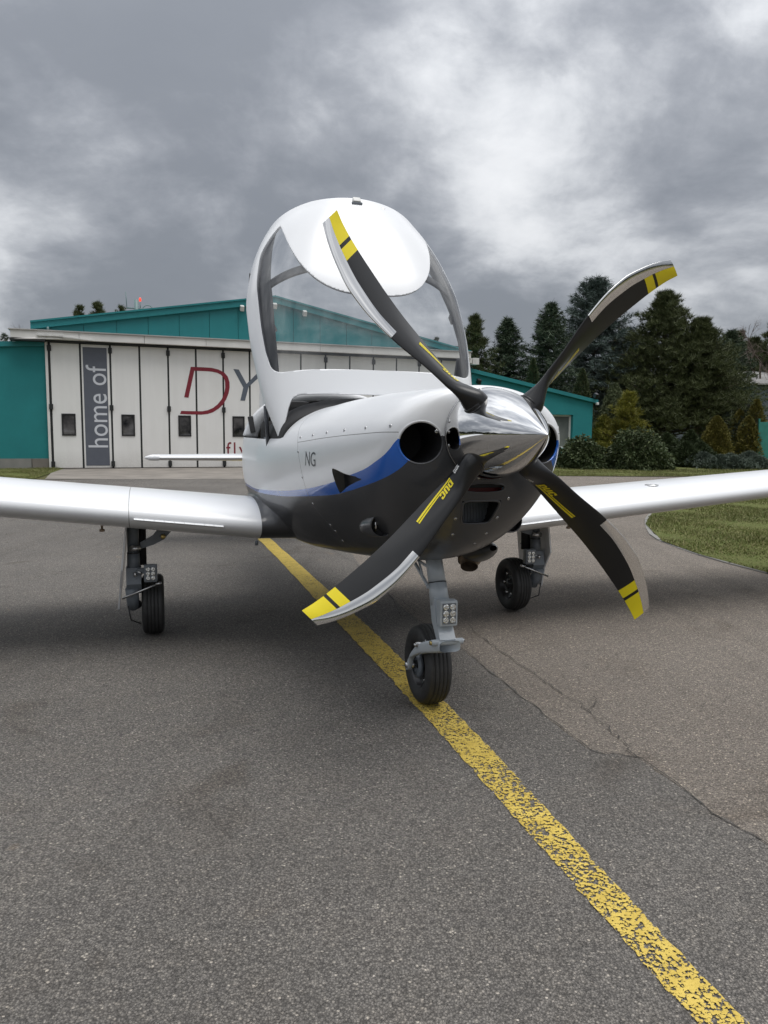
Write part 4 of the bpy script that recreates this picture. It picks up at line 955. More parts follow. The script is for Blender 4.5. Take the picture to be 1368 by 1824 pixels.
Geo().tube(pts, .003, 8, closed=True).build('slot_lip', 'grey_paint', cowling)
Geo().box((.50, 0, .999), (.02, .18, .05)).build('slot_baffle', 'red_band', cowling)
Geo().box((.52, 0, 1.008), (.03, .18, .02)).build('slot_baffle', 'black_interior', cowling)
# side scoop on each cheek of the lower cowling
for s in (-1, 1):
    def scoop(u, v):   # u 0..1 aft to front, v around
        x = .045+.175*u; zc = .800+.030*u; r = .046*np.sqrt(np.clip(1-(1-u)**2.2, 0, 1))
        yb = side_y(x, zc)-.012
        return x, s*(yb+r*np.cos(v)*1.05), zc+r*np.sin(v)*1.05
    P = Patch.grid(scoop, np.linspace(0.02, 1, 18), np.linspace(0, 2*math.pi, 41))
    so = patch_obj('side_scoop', [P], ('grey_paint',), cowling, solid=.004)
    xx = .222; Geo().lathe([(0, .001), (0, .046)], (xx-.03, s*(side_y(xx, .83)-.012), .829), 'x', 32).build('scoop_mouth', 'black_interior', so)
    Geo().tube([(xx-.02, s*(side_y(xx, .83)+.012), .805), (xx-.02, s*(side_y(xx, .83)+.012), .85)], .006, 8).build('scoop_tube', 'steel', so)
# quarter-turn fasteners
fs = []
for s in (-1, 1):
    fs += [(x, s, zs_c(x)+.022) for x in (.48, .291, .088, -.101, -.267, -.425)]+[(-.40, s, 1.10), (-.352, s, .985), (-.312, s, .866), (-.255, s, .774), (-.258, s, .745), (-.315, s, .690)]
fg = Geo().lathe([(0.0, .0065), (.0016, .006), (.002, .0045), (.0018, .001)], (0, 0, 0), 'z', 14).box((0, 0, .0026), (.010, .002, .001), mi=1)
f0 = fg.build('fastener', ('steel', 'print_dark'), cowling)
def put_fastener(x, y, z, first):
    o = f0 if first else f0.copy()
    if not first: COL.objects.link(o); o.parent = cowling
    n = Vector(fnormal(x, y, z)); o.matrix_local = Matrix.Translation(Vector((x, y, z))+n*.0002) @ n.to_track_quat('Z', 'Y').to_matrix().to_4x4()
for k, (x, s, z) in enumerate(fs): put_fastener(x, s*float(side_y(x, z)), z, k == 0)
for y, z in ((.106, .956), (.084, .881), (.069, .813), (.044, .768), (-.106, .956), (-.084, .881), (-.069, .813), (.19, 1.20), (-.19, 1.20)):
    put_fastener(float(nose_x(y, z)), y, z, False)
# NG lettering on both cheeks
for ch_i, chh in enumerate('NG'):
    V, F = text_geo(chh); V = (V-V.min(0))/(V.max(0)-V.min(0))
    for s in (-1, 1):
        P = []
        for a, b in V:
            t_ = (a*.44 if ch_i == 0 else .53+.47*a); x = -.300+.125*t_ if s < 0 else -.175-.125*t_; z = 1.042+.063*b; P.append((x, s*(float(side_y(x, z))+.0012), z))
        me = bpy.data.meshes.new('letter'); me.from_pydata(P, [], F); me.update(); link('letter', me, cowling, ('print_dark',), False)
# exhaust and its fairing
def fair(u, v):
    x = .16-.50*u; r = .075*np.sin(np.pi*np.clip(u, 0, 1))**.55; return x, .235+r*np.cos(v), .71-.045*np.sin(np.pi*u)+r*.75*np.sin(v)
patch_obj('exhaust_fairing', [Patch.grid(fair, np.linspace(.02, .98, 20), np.linspace(0, 2*math.pi, 33))], ('grey_paint',), cowling)
g = Geo().tube([(-.14, .245, .735), (-.075, .222, .655), (-.045, .210, .620)], [.054, .054, .052], 28, cap=False).tube([(-.047, .211, .622), (-.041, .208, .613), (-.026, .202, .597)], [.052, .041, .039], 28, cap=False).tube([(-.060, .217, .640), (-.058, .216, .638)], .0375, 28, mi=1)
g.build('exhaust_pipe', ('exhaust_metal', 'black_interior'), cowling)
Geo().tube([(-.42, -.16, .575), (-.40, -.165, .52)], .006, 8).tube([(-.44, -.13, .575), (-.42, -.135, .535)], .005, 8).build('drain_tube', 'gear_dark', fuselage)
Geo().tube([(-1.02, -.62, .60), (-1.02, -.62, .575)], .009, 8).build('drain_tube', 'gear_dark', fuselage)

# cockpit: tub, glareshield, seats, arch behind the seats
_, tub = Patch.grid(lambda u, v: (u, .93*fus(u, v)[1], np.minimum(1.145, fus(u, v)[2]+.03)), np.linspace(-.76, -2.3, 30), np.linspace(math.pi, 2*math.pi, 41)).split(lambda x, y, z: z-1.2)
ck = patch_obj('cockpit_tub', [tub], ('black_interior',), fuselage)
def shield(u, v):   # dark padded glareshield under the raised canopy front
    x = -.70-.34*u; w, zm, zt, zb, nt, nb = sec(x); c, s = np.cos(v), np.sin(v)
    k = 1.0-.02*np.sin(np.pi*u); return x, .955*w*np.sign(c)*np.abs(c)**.8, 1.10+(zt-1.10-.028+.050*np.sin(np.pi*np.clip(u*1.15, 0, 1)))*np.abs(s)**.62
patch_obj('glareshield', [Patch.grid(shield, np.linspace(0, 1, 16), np.linspace(0.02, math.pi-.02, 41))], ('black_interior',), fuselage, solid=.02)
g = Geo(); w = .5
pf = [(-.5, 1.10), (.5, 1.10), (.47, 1.20), (.38, 1.30), (.25, 1.35), (0, 1.37), (-.25, 1.35), (-.38, 1.30), (-.47, 1.20)]
g.prism(pf, -.95, -.93, lambda a, b, d: (d, a, b-.02)); g.build('instrument_panel', 'black_interior', fuselage)
for s in (-1, 1):
    st = Geo().box((-1.78, s*.27, .95), (.14, .42, .62), bev=.05, rot=Matrix.Rotation(R_(-16), 3, 'Y')).box((-1.5, s*.27, .72), (.5, .42, .12), bev=.04).box((-1.92, s*.27, 1.30), (.09, .24, .18), bev=.04)
    st.build('seat', 'black_interior', fuselage)
def arch(u, v):   # broad front flange of the fixed rear cabin
    x = np.full_like(u, -2.12); _, y, z = fus(x, v); k = 1-.155*u
    y, z = y*k, 1.01+(z-1.01)*(1-.125*u); return -2.082-.25*np.clip(1.46-z, -.1, .4)+.018*np.sin(np.pi*u), y, z
patch_obj('cabin_arch', [Patch.grid(arch, np.linspace(0, 1, 7), np.linspace(.25, math.pi-.25, 61))], ('white_paint',), fuselage, solid=.01)
pw = [(float(fus(np.array(-2.62), np.array(v))[1])*.95, float(fus(np.array(-2.62), np.array(v))[2])-.01) for v in np.linspace(0, 2*math.pi, 40, endpoint=False)]
Geo().prism(pw, -2.84, -2.80, lambda a, b, d: (d, a*.9, b)).build('bulkhead', 'beige_fabric', fuselage)
Geo().box((-2.115, -.508, 1.235), (.02, .035, .11), bev=.006, rot=Matrix.Rotation(R_(10), 3, 'X')).build('latch_plate', 'dark_trim', fuselage)

# canopy, swung up about its front hinges
TAU = R_(58); CX, CZ = -.80, 1.173
es = np.array([-math.cos(TAU), math.sin(TAU)]); en = np.array([math.sin(TAU), math.cos(TAU)])
cw_ = lambda s: pchip(s, [-.06, 0, .2, .4, .6, .8, 1.0, 1.2, 1.43, 1.5], [.525, .538, .583, .606, .618, .616, .588, .530, .412, .36])
ch_ = lambda s: pchip(s, [-.06, 0, .15, .25, .5, .8, 1.1, 1.43, 1.5], [.07, .10, .17, .215, .315, .372, .378, .335, .31])
def can_sn(s, v, inset=0.0):
    c, n = np.cos(v), np.sin(v); q = 2.45-.42*np.clip((s-.8)/.5, 0, 1)
    return (cw_(s)-inset)*np.sign(c)*np.abs(c)**(2/q), (ch_(s)-inset)*np.abs(n)**(2/q)
def to_local(s, y, n): return CX+es[0]*s+en[0]*n, y-.024*np.clip(s/.8, 0, 1), CZ+es[1]*s+en[1]*n   # hangs a trifle to one side on its struts
def canopy(u, v): y, n = can_sn(u, v); return to_local(u, y, n)
def canopy_in(u, v): y, n = can_sn(u, v, .028); return to_local(u, y, n)
def sn(x, z): return (x-CX)*es[0]+(z-CZ)*es[1], (x-CX)*en[0]+(z-CZ)*en[1]
def g_front(x, y, z):   # keeps everything behind the arched front edge; the two arms run on to the hinges
    s, n = sn(x, z); ay = np.abs(y+.024*np.clip(s/.8, 0, 1)); a = s-.145-.02*(ay/.5)**2; b = ay-.478-.30*np.clip(.12-s, 0, .2)
    k = .07; h = np.clip(.5+.5*(a-b)/k, 0, 1); return b*(1-h)+a*h+k*h*(1-h)
def g_rear(x, y, z):
    s, n = sn(x, z); return 1.348-.06*np.clip(.3-n, 0, .3)-s
def g_glass(x, y, z):
    s, n = sn(x, z); ay = np.abs(y+.024*np.clip(s/.8, 0, 1))
    f = s-.262-.02*(ay/.5)**2
    side = cw_(s)-ay-(.040+.10*np.clip(.42-s, 0, .3)+.85*np.clip(s-1.05, 0, 1)**1.5)
    end = 1.24-s
    k = .06
    def smin(a, b): h = np.clip(.5+.5*(b-a)/k, 0, 1); return b*(1-h)+a*h-k*h*(1-h)
    w = smin(smin(f, side), end)
    patch = ((np.abs(1.42-np.minimum(s, 1.42))/.77)**3.0+(ay/(.425))**3.0)**(1/3)-1
    return np.minimum(w, patch*.6)
cp = Patch.grid(canopy, np.linspace(-.06, 1.46, 190), np.linspace(0, math.pi, 201))
cp, _ = cp.split(g_front); cp, _ = cp.split(g_rear); gl, fr = cp.split(g_glass)
can = patch_obj('canopy', [fr], ('white_paint',), plane, solid=.014)
can.data.materials.append(MATS['canopy_lining']); can.modifiers['thickness'].material_offset = 1; can.modifiers['thickness'].material_offset_rim = 0
patch_obj('canopy_glass', [gl], ('canopy_acrylic',), can)
# inner hoop and lining ring along the frame
def hoop(s0, v0, v1, w, bulge=0.0):
    return Patch.grid(lambda u, v: to_local(s0+u+bulge*np.cos(v)**2, *can_sn(s0+u, v, .022)), np.linspace(-w, w, 5), np.linspace(v0, v1, 50))
patch_obj('roof_hoop', [hoop(.86, .03, math.pi-.03, .026, -.07)], ('canopy_lining',), can, solid=.012)
def lining(u, v):   # u 0..1 from the frame edge inwards, v along the side
    s_ = .22+1.05*v; k = .062+.030*np.sin(np.pi*v)
    q = 2.45-.42*np.clip((s_-.8)/.5, 0, 1); ww = cw_(s_)-.024; hh_ = ch_(s_)-.024; y = ww-.012-(k-.02)*u
    n = hh_*np.maximum(0, 1-(y/ww)**q)**(1/q)
    return s_, y, n
for s in (-1, 1):
    P = Patch.grid(lambda u, v: (lambda a, b, c: to_local(a, s*b, c))(*lining(u, v)), np.linspace(0, 1, 9), np.linspace(0, 1, 40))
    patch_obj('side_lining', [P], ('canopy_lining',), can, solid=.006)
for s in ():
    for (a, b, c, d, wdt) in ((.30, .10, .95, .16, .030),):
        pts = []
        for u in np.linspace(.20, 1.25, 24):
            v = .17 if s > 0 else math.pi-.17; y, n = can_sn(u, v, .030); pts.append(to_local(u, float(y), float(n)))
        Geo().tube(pts, [.012+.010*math.sin(math.pi*k/23) for k in range(24)], 10).build('side_rail', 'canopy_lining', can)
def cl(s, y, n): return Vector([float(q) for q in to_local(s, y, n)])
g = Geo().tube([cl(.84, -.555, .10), cl(.70, -.515, .09), cl(.60, -.49, .085)], [.012, .010, .012], 10).box(cl(.82, -.56, .10), (.05, .03, .07), bev=.008)
g.build('latch_handle', 'lamp_white', can)
g = Geo().box(cl(.42, -.545, .05), (.03, .05, .12), bev=.012, rot=Matrix.Rotation(R_(20), 3, 'Y')); g.build('storage_pocket', 'canopy_lining', can)
g = Geo().box(cl(.42, .545, .05), (.03, .05, .12), bev=.012, rot=Matrix.Rotation(R_(20), 3, 'Y')); g.build('storage_pocket', 'canopy_lining', can)
a = cl(1.318, 0, .354); Geo().box(a, (.04, .045, .035), bev=.008, rot=Matrix.Rotation(-TAU+.3, 3, 'Y')).box(a-Vector((0, 0, .012)), (.05, .06, .012), bev=.003, mi=1).build('antenna', ('lamp_white', 'gear_dark'), can)
a = cl(1.308, .16, .326); Geo().lathe([(-.004, .018), (.006, .016), (.012, .008), (.013, .001)], a, 'z', 16).build('roof_stud', 'steel', can)
Geo().box(cl(1.02, -.580, .012), (.02, .012, .06), bev=.004, rot=Matrix.Rotation(R_(30), 3, 'Y')).build('side_latch', 'dark_trim', can)
for s in (-1, 1):
    g = Geo().tube([cl(.19, s*.575, -.02), cl(.02, s*.56, -.18)], .011, 12, mi=0).tube([cl(.02, s*.56, -.18), (-1.16, s*.548, 1.155)], .0055, 10, mi=1)
    g.lathe([(-.01, .009), (.01, .009)], (-1.16, s*.548, 1.15), 'z', 10, mi=1); g.build('gas_strut', ('print_dark', 'gear_dark'), can)

# spinner
SX0, SX1, SR = .570, 1.001, .163
prof = []
for u in np.r_[np.linspace(0, .9, 40), np.linspace(.91, 1, 14)]:
    prof.append((SX0+(SX1-SX0)*u, max(.0006, SR*(1-u**1.72)**.93 if u < 1 else .0006)))
spin = Geo().lathe(prof, (0, 0, HZ), 'x', 96).build('spinner', 'chrome', plane)
Geo().lathe([(SX0-.001, .05), (SX0-.001, SR+.001), (SX0+.008, SR+.0016), (SX0+.010, SR+.0002)], (0, 0, HZ), 'x', 96).build('backplate', 'steel', spin)
sg = Geo().lathe([(0, .006), (.002, .0055), (.0022, .001)], (0, 0, 0), 'z', 12); s0 = sg.build('screw', 'steel', spin)
for k in range(12):
    o = s0 if k == 0 else s0.copy()
    if k: COL.objects.link(o); o.parent = spin
    a = 2*math.pi*(k+.5)/12; n = Vector((.06, math.cos(a), math.sin(a))).normalized()
    o.matrix_local = Matrix.Translation(Vector((SX0+.022, (SR-.0006)*math.cos(a), HZ+(SR-.0006)*math.sin(a)))) @ n.to_track_quat('Z', 'Y').to_matrix().to_4x4()
# propeller blades
bLE = np.array([(.24, .043, .030), (.34, .0535, .031), (.5, .077, .030), (.6, .083, .029), (.69, .076, .027), (.785, .047, .020), (.85, .017, .012), (.896, -.011, .004)])
bTE = np.array([(.24, -.020, -.046), (.34, -.021, -.044), (.5, -.0235, -.037), (.6, -.030, -.031), (.69, -.040, -.026), (.785, -.053, -.022), (.85, -.066, -.018), (.896, -.080, -.013)])
bTH = lambda r: pchip(r, [.10, .155, .19, .25, .34, .5, .7, .896], [.040, .0385, .032, .021, .0120, .0080, .0052, .0026])
def blade_pt(r, q, off=0.0):
    """r span, q angle round the section (0 leading edge, 0..pi front face); -> axial, tangential, radial"""
    r = np.asarray(r, float); rr_ = np.maximum(r, .24)
    lt, lx = pchip(rr_, bLE[:, 0], bLE[:, 1]), pchip(rr_, bLE[:, 0], bLE[:, 2]); tt, tx = pchip(rr_, bTE[:, 0], bTE[:, 1]), pchip(rr_, bTE[:, 0], bTE[:, 2])
    k = np.clip((r-.150)/.115, 0, 1); k = k*k*(3-2*k)
    dt, dx = lt-tt, lx-tx; ch = np.hypot(dt, dx); ct, cx = dt/ch, dx/ch; mt, mx = (lt+tt)/2*k, (lx+tx)/2*k
    half = ch/2*k+.040*(1-k); c = np.cos(q); s = np.sin(q)
    prof_ = (1-k)+k*(.50+.42*c-.20*np.maximum(0, c)**3); th = bTH(r)*s*prof_*np.where(s > 0, 1.25, .6*k+1.0*(1-k))
    camber = k*.035*ch*(1-c*c)
    n = th+camber+off*np.sign(s+1e-9); a = half*c
    return mx+cx*a+ct*n, mt+ct*a-cx*n, r
def blade_xyz(ax, tg, r, ang):
    c, s = math.cos(ang), math.sin(ang); return HX+ax, r*c-tg*s, HZ+r*s+tg*c
guard_c = lambda r: np.interp(r, [.5, .575, .648, .714, .766, .9], [.75, .735, .69, .656, .635, .59])
qc = lambda c: np.arccos(np.clip(2*c-1, -1, 1))
BARS = (((0, .11, 0, 1), (.11, .20, .80, 1), (.11, .20, 0, .20), (.20, .25, .80, .97), (.20, .25, .03, .20), (.20, .25, .20, .80), (.25, .30, .12, .88)),
        ((.345, .455, .12, 1), (.535, .645, .12, 1), (.345, .38, .06, .12), (.38, .61, 0, .12), (.61, .645, .06, .12), (.455, .535, .12, .20)),
        ((.69, .80, .12, .88), (.72, .80, .88, .97), (.72, .80, .03, .12), (.80, .96, .80, 1), (.80, .96, 0, .20), (.96, 1.0, .62, .92), (.96, 1.0, .08, .38), (.89, .96, .62, .80), (.89, .96, .20, .38)))
def decal_text(V, F, r0, r1, c0, c1, slope, ang, mat, parent, off=.0020):
    # subdivide long triangles a little by working at font resolution; each vertex sits on the blade face
    P = []
    for a, b in V:
        r = r0+(r1-r0)*a; c = c0+(c1-c0)*b+slope*(r-r0); P.append(blade_xyz(*[float(t) for t in blade_pt(r, float(qc(c)), off)], ang))
    for v_, f_ in islands(P, F):
        me = bpy.data.meshes.new('letter'); me.from_pydata(v_, [], f_); me.update(); link('letter', me, parent, (mat,), False)
def decal_patch(name, r0, r1, cf0, cf1, ang, mat, parent, off=.0007, nr=24, nc=10):
    def S(u, v): c = cf0(u)*(1-v)+cf1(u)*v; return blade_xyz_v(*blade_pt(u, qc(c), off), ang)
    return patch_obj(name, [Patch.grid(S, np.linspace(r0, r1, nr), np.linspace(0, 1, nc))], (mat,), parent)
def blade_xyz_v(ax, tg, r, ang):
    c, s = math.cos(ang), math.sin(ang); return HX+ax, r*c-tg*s, HZ+r*s+tg*c
BL = ('upper', 'lower')
for k in range(4):
    ang = R_(45+90*k)
    rs = np.r_[np.linspace(.10, .30, 22), np.linspace(.31, .88, 40), [.886, .891, .894, .8955, .896]]
    P = Patch.grid(lambda u, v: blade_xyz_v(*blade_pt(u, v), ang), rs, np.linspace(-math.pi, math.pi, 49))
    bl = patch_obj('propeller_blade', [P], ('blade_carbon',), plane, merge=1e-5)
    # tip cap
    q = np.linspace(-math.pi, math.pi, 48, endpoint=False); a, t, r_ = blade_pt(np.full(48, .896), q); x, y, z = blade_xyz_v(a, t, r_, ang)
    Geo().add(np.c_[x, y, z], [tuple(range(48))]).build('tip_face', 'blade_carbon', bl)
    def Sg(u, v):   # metal edge guard wraps front face, nose and back face
        g0 = qc(guard_c(u)); return blade_xyz_v(*blade_pt(u, v*g0, .0009), ang)
    patch_obj('edge_guard', [Patch.grid(Sg, np.linspace(.503, .8965, 60), np.linspace(-1, 1, 23))], ('brushed_steel',), bl)
    decal_patch('tip_band', .767, .803, lambda r: .004+0*r, lambda r: guard_c(r)-.004, ang, 'blade_yellow', bl)
    decal_patch('tip_band', .815, .8962, lambda r: .004+0*r, lambda r: guard_c(r)-.004, ang, 'blade_yellow', bl)
    sl = .70
    decal_patch('stripe', .232, .420, lambda r: .140+sl*(r-.232), lambda r: .207+sl*(r-.232), ang, 'blade_yellow', bl, .0010, 24, 3)
    decal_patch('stripe', .296, .420, lambda r: .232+sl*(r-.232), lambda r: .280+sl*(r-.232), ang, 'blade_yellow', bl, .0010, 20, 3)
    for bars in BARS:
        V_, F_ = [], []
        for x0, x1, y0, y1 in bars:
            m_ = len(V_); ny = max(1, int((y1-y0)/.2))
            for j in range(ny+1):
                yy_ = y0+(y1-y0)*j/ny; V_ += [(x0+.12*(yy_-.5), yy_), (x1+.12*(yy_-.5), yy_)]
            F_ += [(m_+2*j, m_+2*j+1, m_+2*j+3, m_+2*j+2) for j in range(ny)]
        P_ = []
        for a_, b_ in V_:
            r_ = .238+.066*a_; P_.append(blade_xyz(*[float(t) for t in blade_pt(r_, float(qc(.245+.25*b_+sl*(r_-.238))), .0016)], ang))
        me = bpy.data.meshes.new('letter'); me.from_pydata(P_, [], F_); me.update(); link('letter', me, bl, ('blade_yellow',), False)
    for j, (c0, c1) in enumerate(((.10, .17), (.20, .30))):
        for i in range(5):
            r0 = .184+.0052*i+.003*j; decal_patch('small_print', r0, r0+.0038, lambda r: c0+0*r, lambda r: c1+0*r, ang, 'blade_white', bl, .0012, 3, 3)
    # root collar where the blade leaves the spinner
    d = np.array([0, math.cos(ang), math.sin(ang)])
    pts = [(HX, d[1]*r, HZ+d[2]*r) for r in (.100, .134, .1345, .146, .1465, .150)]
    Geo().tube(pts, [.0455, .0445, .0425, .0425, .0435, .0405], 28).build('root_collar', 'rim_black', bl)

# wings
def airfoil(q, t=.165, camber=.022):
    """q -1..1: lower trailing edge -> nose -> upper trailing edge; -> chord fraction, height fraction"""
    c = np.abs(q)**1.9; yt = 5*t*(.2969*np.sqrt(c)-.126*c-.3516*c**2+.2843*c**3-.1036*c**4)
    yc = camber*4*c*(1-c); return c, yc+np.sign(q)*yt
wx = lambda y: -.95-.045*(np.abs(y)-.6); wc = lambda y: 1.36-.125*(np.abs(y)-.6); wz = lambda y, s=1: (.684+.105*(np.abs(y)-.6)) if s < 0 else (.640+.079*(np.abs(y)-.6))
def wing_S(s):
    def S(u, v):
        c, h = airfoil(v); ch = wc(u); inc = R_(2.0); X = -c*ch; Z = h*ch
        tip = np.clip((u-4.25)/.3, 0, 1); k = np.sqrt(np.maximum(0, 1-tip**2)); Z = Z*k
        return wx(u)+X*math.cos(inc)-.0*Z, s*u, wz(u, s)+Z-c*ch*math.sin(inc)
    return S
qs = np.r_[np.linspace(-1, -.25, 24), np.linspace(-.23, .23, 40), np.linspace(.25, 1, 24)]
for s in (-1, 1):
    S = wing_S(s); ys = np.r_[np.linspace(.60, 1.262, 12), np.linspace(1.29, 4.2, 26), np.linspace(4.24, 4.55, 10)]
    inner = Patch.grid(S, np.linspace(.60, 1.2715, 12), qs); outer = Patch.grid(S, ys[12:], qs); jn = Patch.grid(S, [1.2715, 1.2748, 1.29], qs)
    j1, j2 = Patch(S, [p for p in jn.P if p[0][0] < 1.272]), Patch(S, [p for p in jn.P if p[0][0] > 1.272])
    wing = patch_obj('wing', [inner, outer, j2, j1], ('white_paint', 'white_paint', 'white_paint', 'seam'), plane)
    # stall strip, tie-down, stall vane
    pts = []
    for y in np.linspace(.80, 1.25, 10):
        x, yy, z = S(np.array(y), np.array(-.045)); pts.append((float(x)+.006, float(yy), float(z)))
    tri = Geo()
    for a, b in zip(pts[:-1], pts[1:]):
        a, b = np.array(a), np.array(b); e = (b-a)*.015; a2, b2 = a+e, b-e
        prof3 = [(-.004, .0, .007), (.010, 0, 0), (-.004, 0, -.006)]
        tri.add([a2+p for p in prof3]+[b2+p for p in prof3], [(0, 1, 2), (3, 5, 4), (0, 3, 4, 1), (1, 4, 5, 2), (2, 5, 3, 0)], 0, True)
    tri.build('stall_strip', 'white_paint', wing)
    x, yy, z = S(np.array(1.42), np.array(-.42)); Geo().lathe([(0, .006), (-.02, .006), (-.022, .014), (-.034, .014), (-.036, .004)], (float(x), float(yy), float(z)), 'z', 12).build('tie_down', 'exhaust_metal', wing)
    x, yy, z = S(np.array(2.05), np.array(.42)); Geo().lathe([(-.004, .045), (.003, .044), (.005, .040), (.004, .030), (.006, .026), (.006, .001)], (float(x), float(yy), float(z)), 'z', 28).build('fuel_cap', 'brushed_steel', wing)
    # flared root fairing: from the wing section to a larger outline lying in the fuselage side
    def fair(u, v, S=S, s=s):
        x0, y0, z0 = S(np.full_like(u, .60), v)
        c, h = airfoil(v); k = np.sqrt(np.abs(v)+1e-9)
        x1 = -.42-1.98*c; z1 = .715-.05*c+h*2.05*(1-.25*c)+.03*np.sign(v)*np.minimum(1, np.abs(v)*6)
        z1 = np.clip(z1, .545, .865-.02*c); y1 = s*(side_y(x1, z1)-.012)
        # cubic easing: tangent to the wing at u=0, tangent to the fuselage side at u=1
        m = u; a = m*m*(3-2*m); b = 1-(1-m)**2.4
        return x0+(x1-x0)*m**1.9, y0+(y1-y0)*b, z0+(z1-z0)*m**1.9
    patch_obj('wing_fairing', [Patch.grid(fair, np.linspace(0, 1, 22), qs)], ('grey_paint',), plane)
# tail
def lift(name, half, x0, x1, c0, c1, z, s, t=.11):
    def S(u, v):
        c, h = airfoil(v, t, 0.0); ch = c0+(c1-c0)*u/half; tip = np.clip((u-half+.08)/.08, 0, 1); k = np.sqrt(np.maximum(0, 1-tip**2))
        return x0+(x1-x0)*u/half-c*ch*(.6+.4*k)-.05*tip, s*(u), z+h*ch*k
    return patch_obj(name, [Patch.grid(S, np.r_[np.linspace(.02, half-.085, 12), np.linspace(half-.08, half, 9)], qs)], ('white_paint',), plane)
for s in (-1, 1):
    st_ = lift('horizontal_stabiliser', 1.22, -4.84, -4.92, .74, .52, .905, s)
    g = Geo().lathe([(1.10*s, .030), (1.155*s, .031), (1.16*s, .0285), (1.165*s, .031), (1.20*s, .026), (1.235*s, .012), (1.245*s, .002)], (-4.93, 0, .906), 'y', 20)
    g.build('tip_fairing', 'white_paint', st_)
def fin(u, v):
    c, h = airfoil(v, .10, 0.0); ch = 1.05-.52*u; return -4.55-.42*u-c*ch, h*ch, 1.05+.92*u
patch_obj('fin', [Patch.grid(fin, np.linspace(0, 1, 16), qs)], ('white_paint',), plane)

# landing gear
def wheel(c, R, W, name, parent, spokes=3):
    e = empty(name, c, 0, parent)
    prof = [(-W*.36, R*.55), (-W*.44, R*.62), (-W*.50, R*.74), (-W*.49, R*.84), (-W*.44, R*.915), (-W*.385, R*.955)]
    mi = 0; n = 5
    for k in range(n):
        a = -W*.385+W*.77*k/n; b = a+W*.77/n; cr = lambda w: R*(1-.045*(abs(w)/(W*.385))**2.2)
        prof += [(a+.0022, cr(a)), (b-.0022, cr(b)), (b-.0016, cr(b)-.005), (b+.0016, cr(b)-.005)] if k < n-1 else [(a+.0022, cr(a)), (b, cr(b))]
    prof += [(W*.44, R*.915), (W*.49, R*.84), (W*.50, R*.74), (W*.44, R*.62), (W*.36, R*.55)]
    Geo().lathe(prof, (0, 0, 0), 'y', 72).build('tyre', 'rubber', e)
    g = Geo()
    for s in (-1, 1):
        g.lathe([(s*W*.40, R*.56), (s*W*.36, R*.53), (s*W*.22, R*.50), (s*W*.16, R*.34), (s*W*.20, R*.20), (s*W*.34, R*.17), (s*W*.35, .002)], (0, 0, 0), 'y', 48)
        for k in range(6):
            a = 2*math.pi*k/6; g.lathe([(s*W*.17, .012), (s*W*.27, .010), (s*W*.275, .002)], (R*.42*math.cos(a), 0, R*.42*math.sin(a)), 'y', 10, mi=1)
    g.build('rim', ('rim_black', 'steel'), e); return e
def light_unit(c, w, h, parent, mat, name='landing_light'):
    lt = Geo().box(c, (.045, w, h), bev=.010).build(name, mat, parent)
    x = c[0]+.0235; g = Geo()
    Geo().box((x-.001, c[1], c[2]), (.004, w*.76, h*.80)).build('reflector', 'gear_dark', lt)
    for i in (-1, 1):
        for j in (-1, 0, 1):
            Geo().lathe([(.0, w*.17), (.003, w*.165), (.0045, w*.12), (.001, w*.05), (.004, .001)], (x+.001, c[1]+i*w*.19, c[2]+j*h*.255), 'x', 18).build('lens', 'lens', lt)
    return lt
wheel((0, 0, .176), .176, .118, 'nose_wheel', plane)
ng = Geo()
ng.tube([(.035, 0, .70), (.075, .002, .60), (.092, .004, .56)], [.036, .037, .038], 28, mi=0)
ng.tube([(.092, .004, .562), (.093, .004, .558)], .0392, 28, mi=1)
ng.tube([(.094, .004, .556), (.125, .006, .47)], [.039, .040], 28, mi=0)
leg = ng.build('nose_leg', ('gear_grey', 'rim_black'), plane)
g = Geo(); mp = lambda a, b, d: (a, d, b)
g.prism([(.088, .52), (.150, .50), (.180, .41), (.228, .345), (.214, .327), (.185, .338), (.128, .40)], -.032, .038, mp)
g.build('leg_bracket', 'gear_grey', leg)
g = Geo()
for y in (-.034, .040): g.tube([(-.19, y, .655), (.070, y*.8, .535)], .0075, 8).tube([(-.17, y, .640), (.045, y*.8, .622)], .006, 8).tube([(-.04, y, .632), (.015, y*.9, .560)], .005, 8)
g.tube([(-.16, -.034, .64), (-.16, .04, .64)], .008, 8).tube([(.068, -.034, .536), (.068, .04, .536)], .008, 8)
g.build('drag_brace', 'gear_grey', leg)
Geo().lathe([(-.07, .0), (-.069, .013), (.069, .013), (.07, 0)], (.215, .004, .333), 'y', 20).build('pivot', 'gear_grey', leg)
Geo().box((.212, .004, .352), (.008, .055, .010), bev=.002).build('slot', 'rim_black', leg)
for y in (-.066, .074): Geo().lathe([(-.006, .001), (-.006, .009), (.006, .009), (.006, .001)], (.215, y, .333), 'y', 8).build('bolt', 'brass' if y < 0 else 'steel', leg)
Geo().box((.165, .004, .455), (.05, .06, .09), bev=.008).build('lamp_mount', 'gear_grey', leg)
light_unit((.205, .006, .455), .078, .108, plane, 'gear_grey')
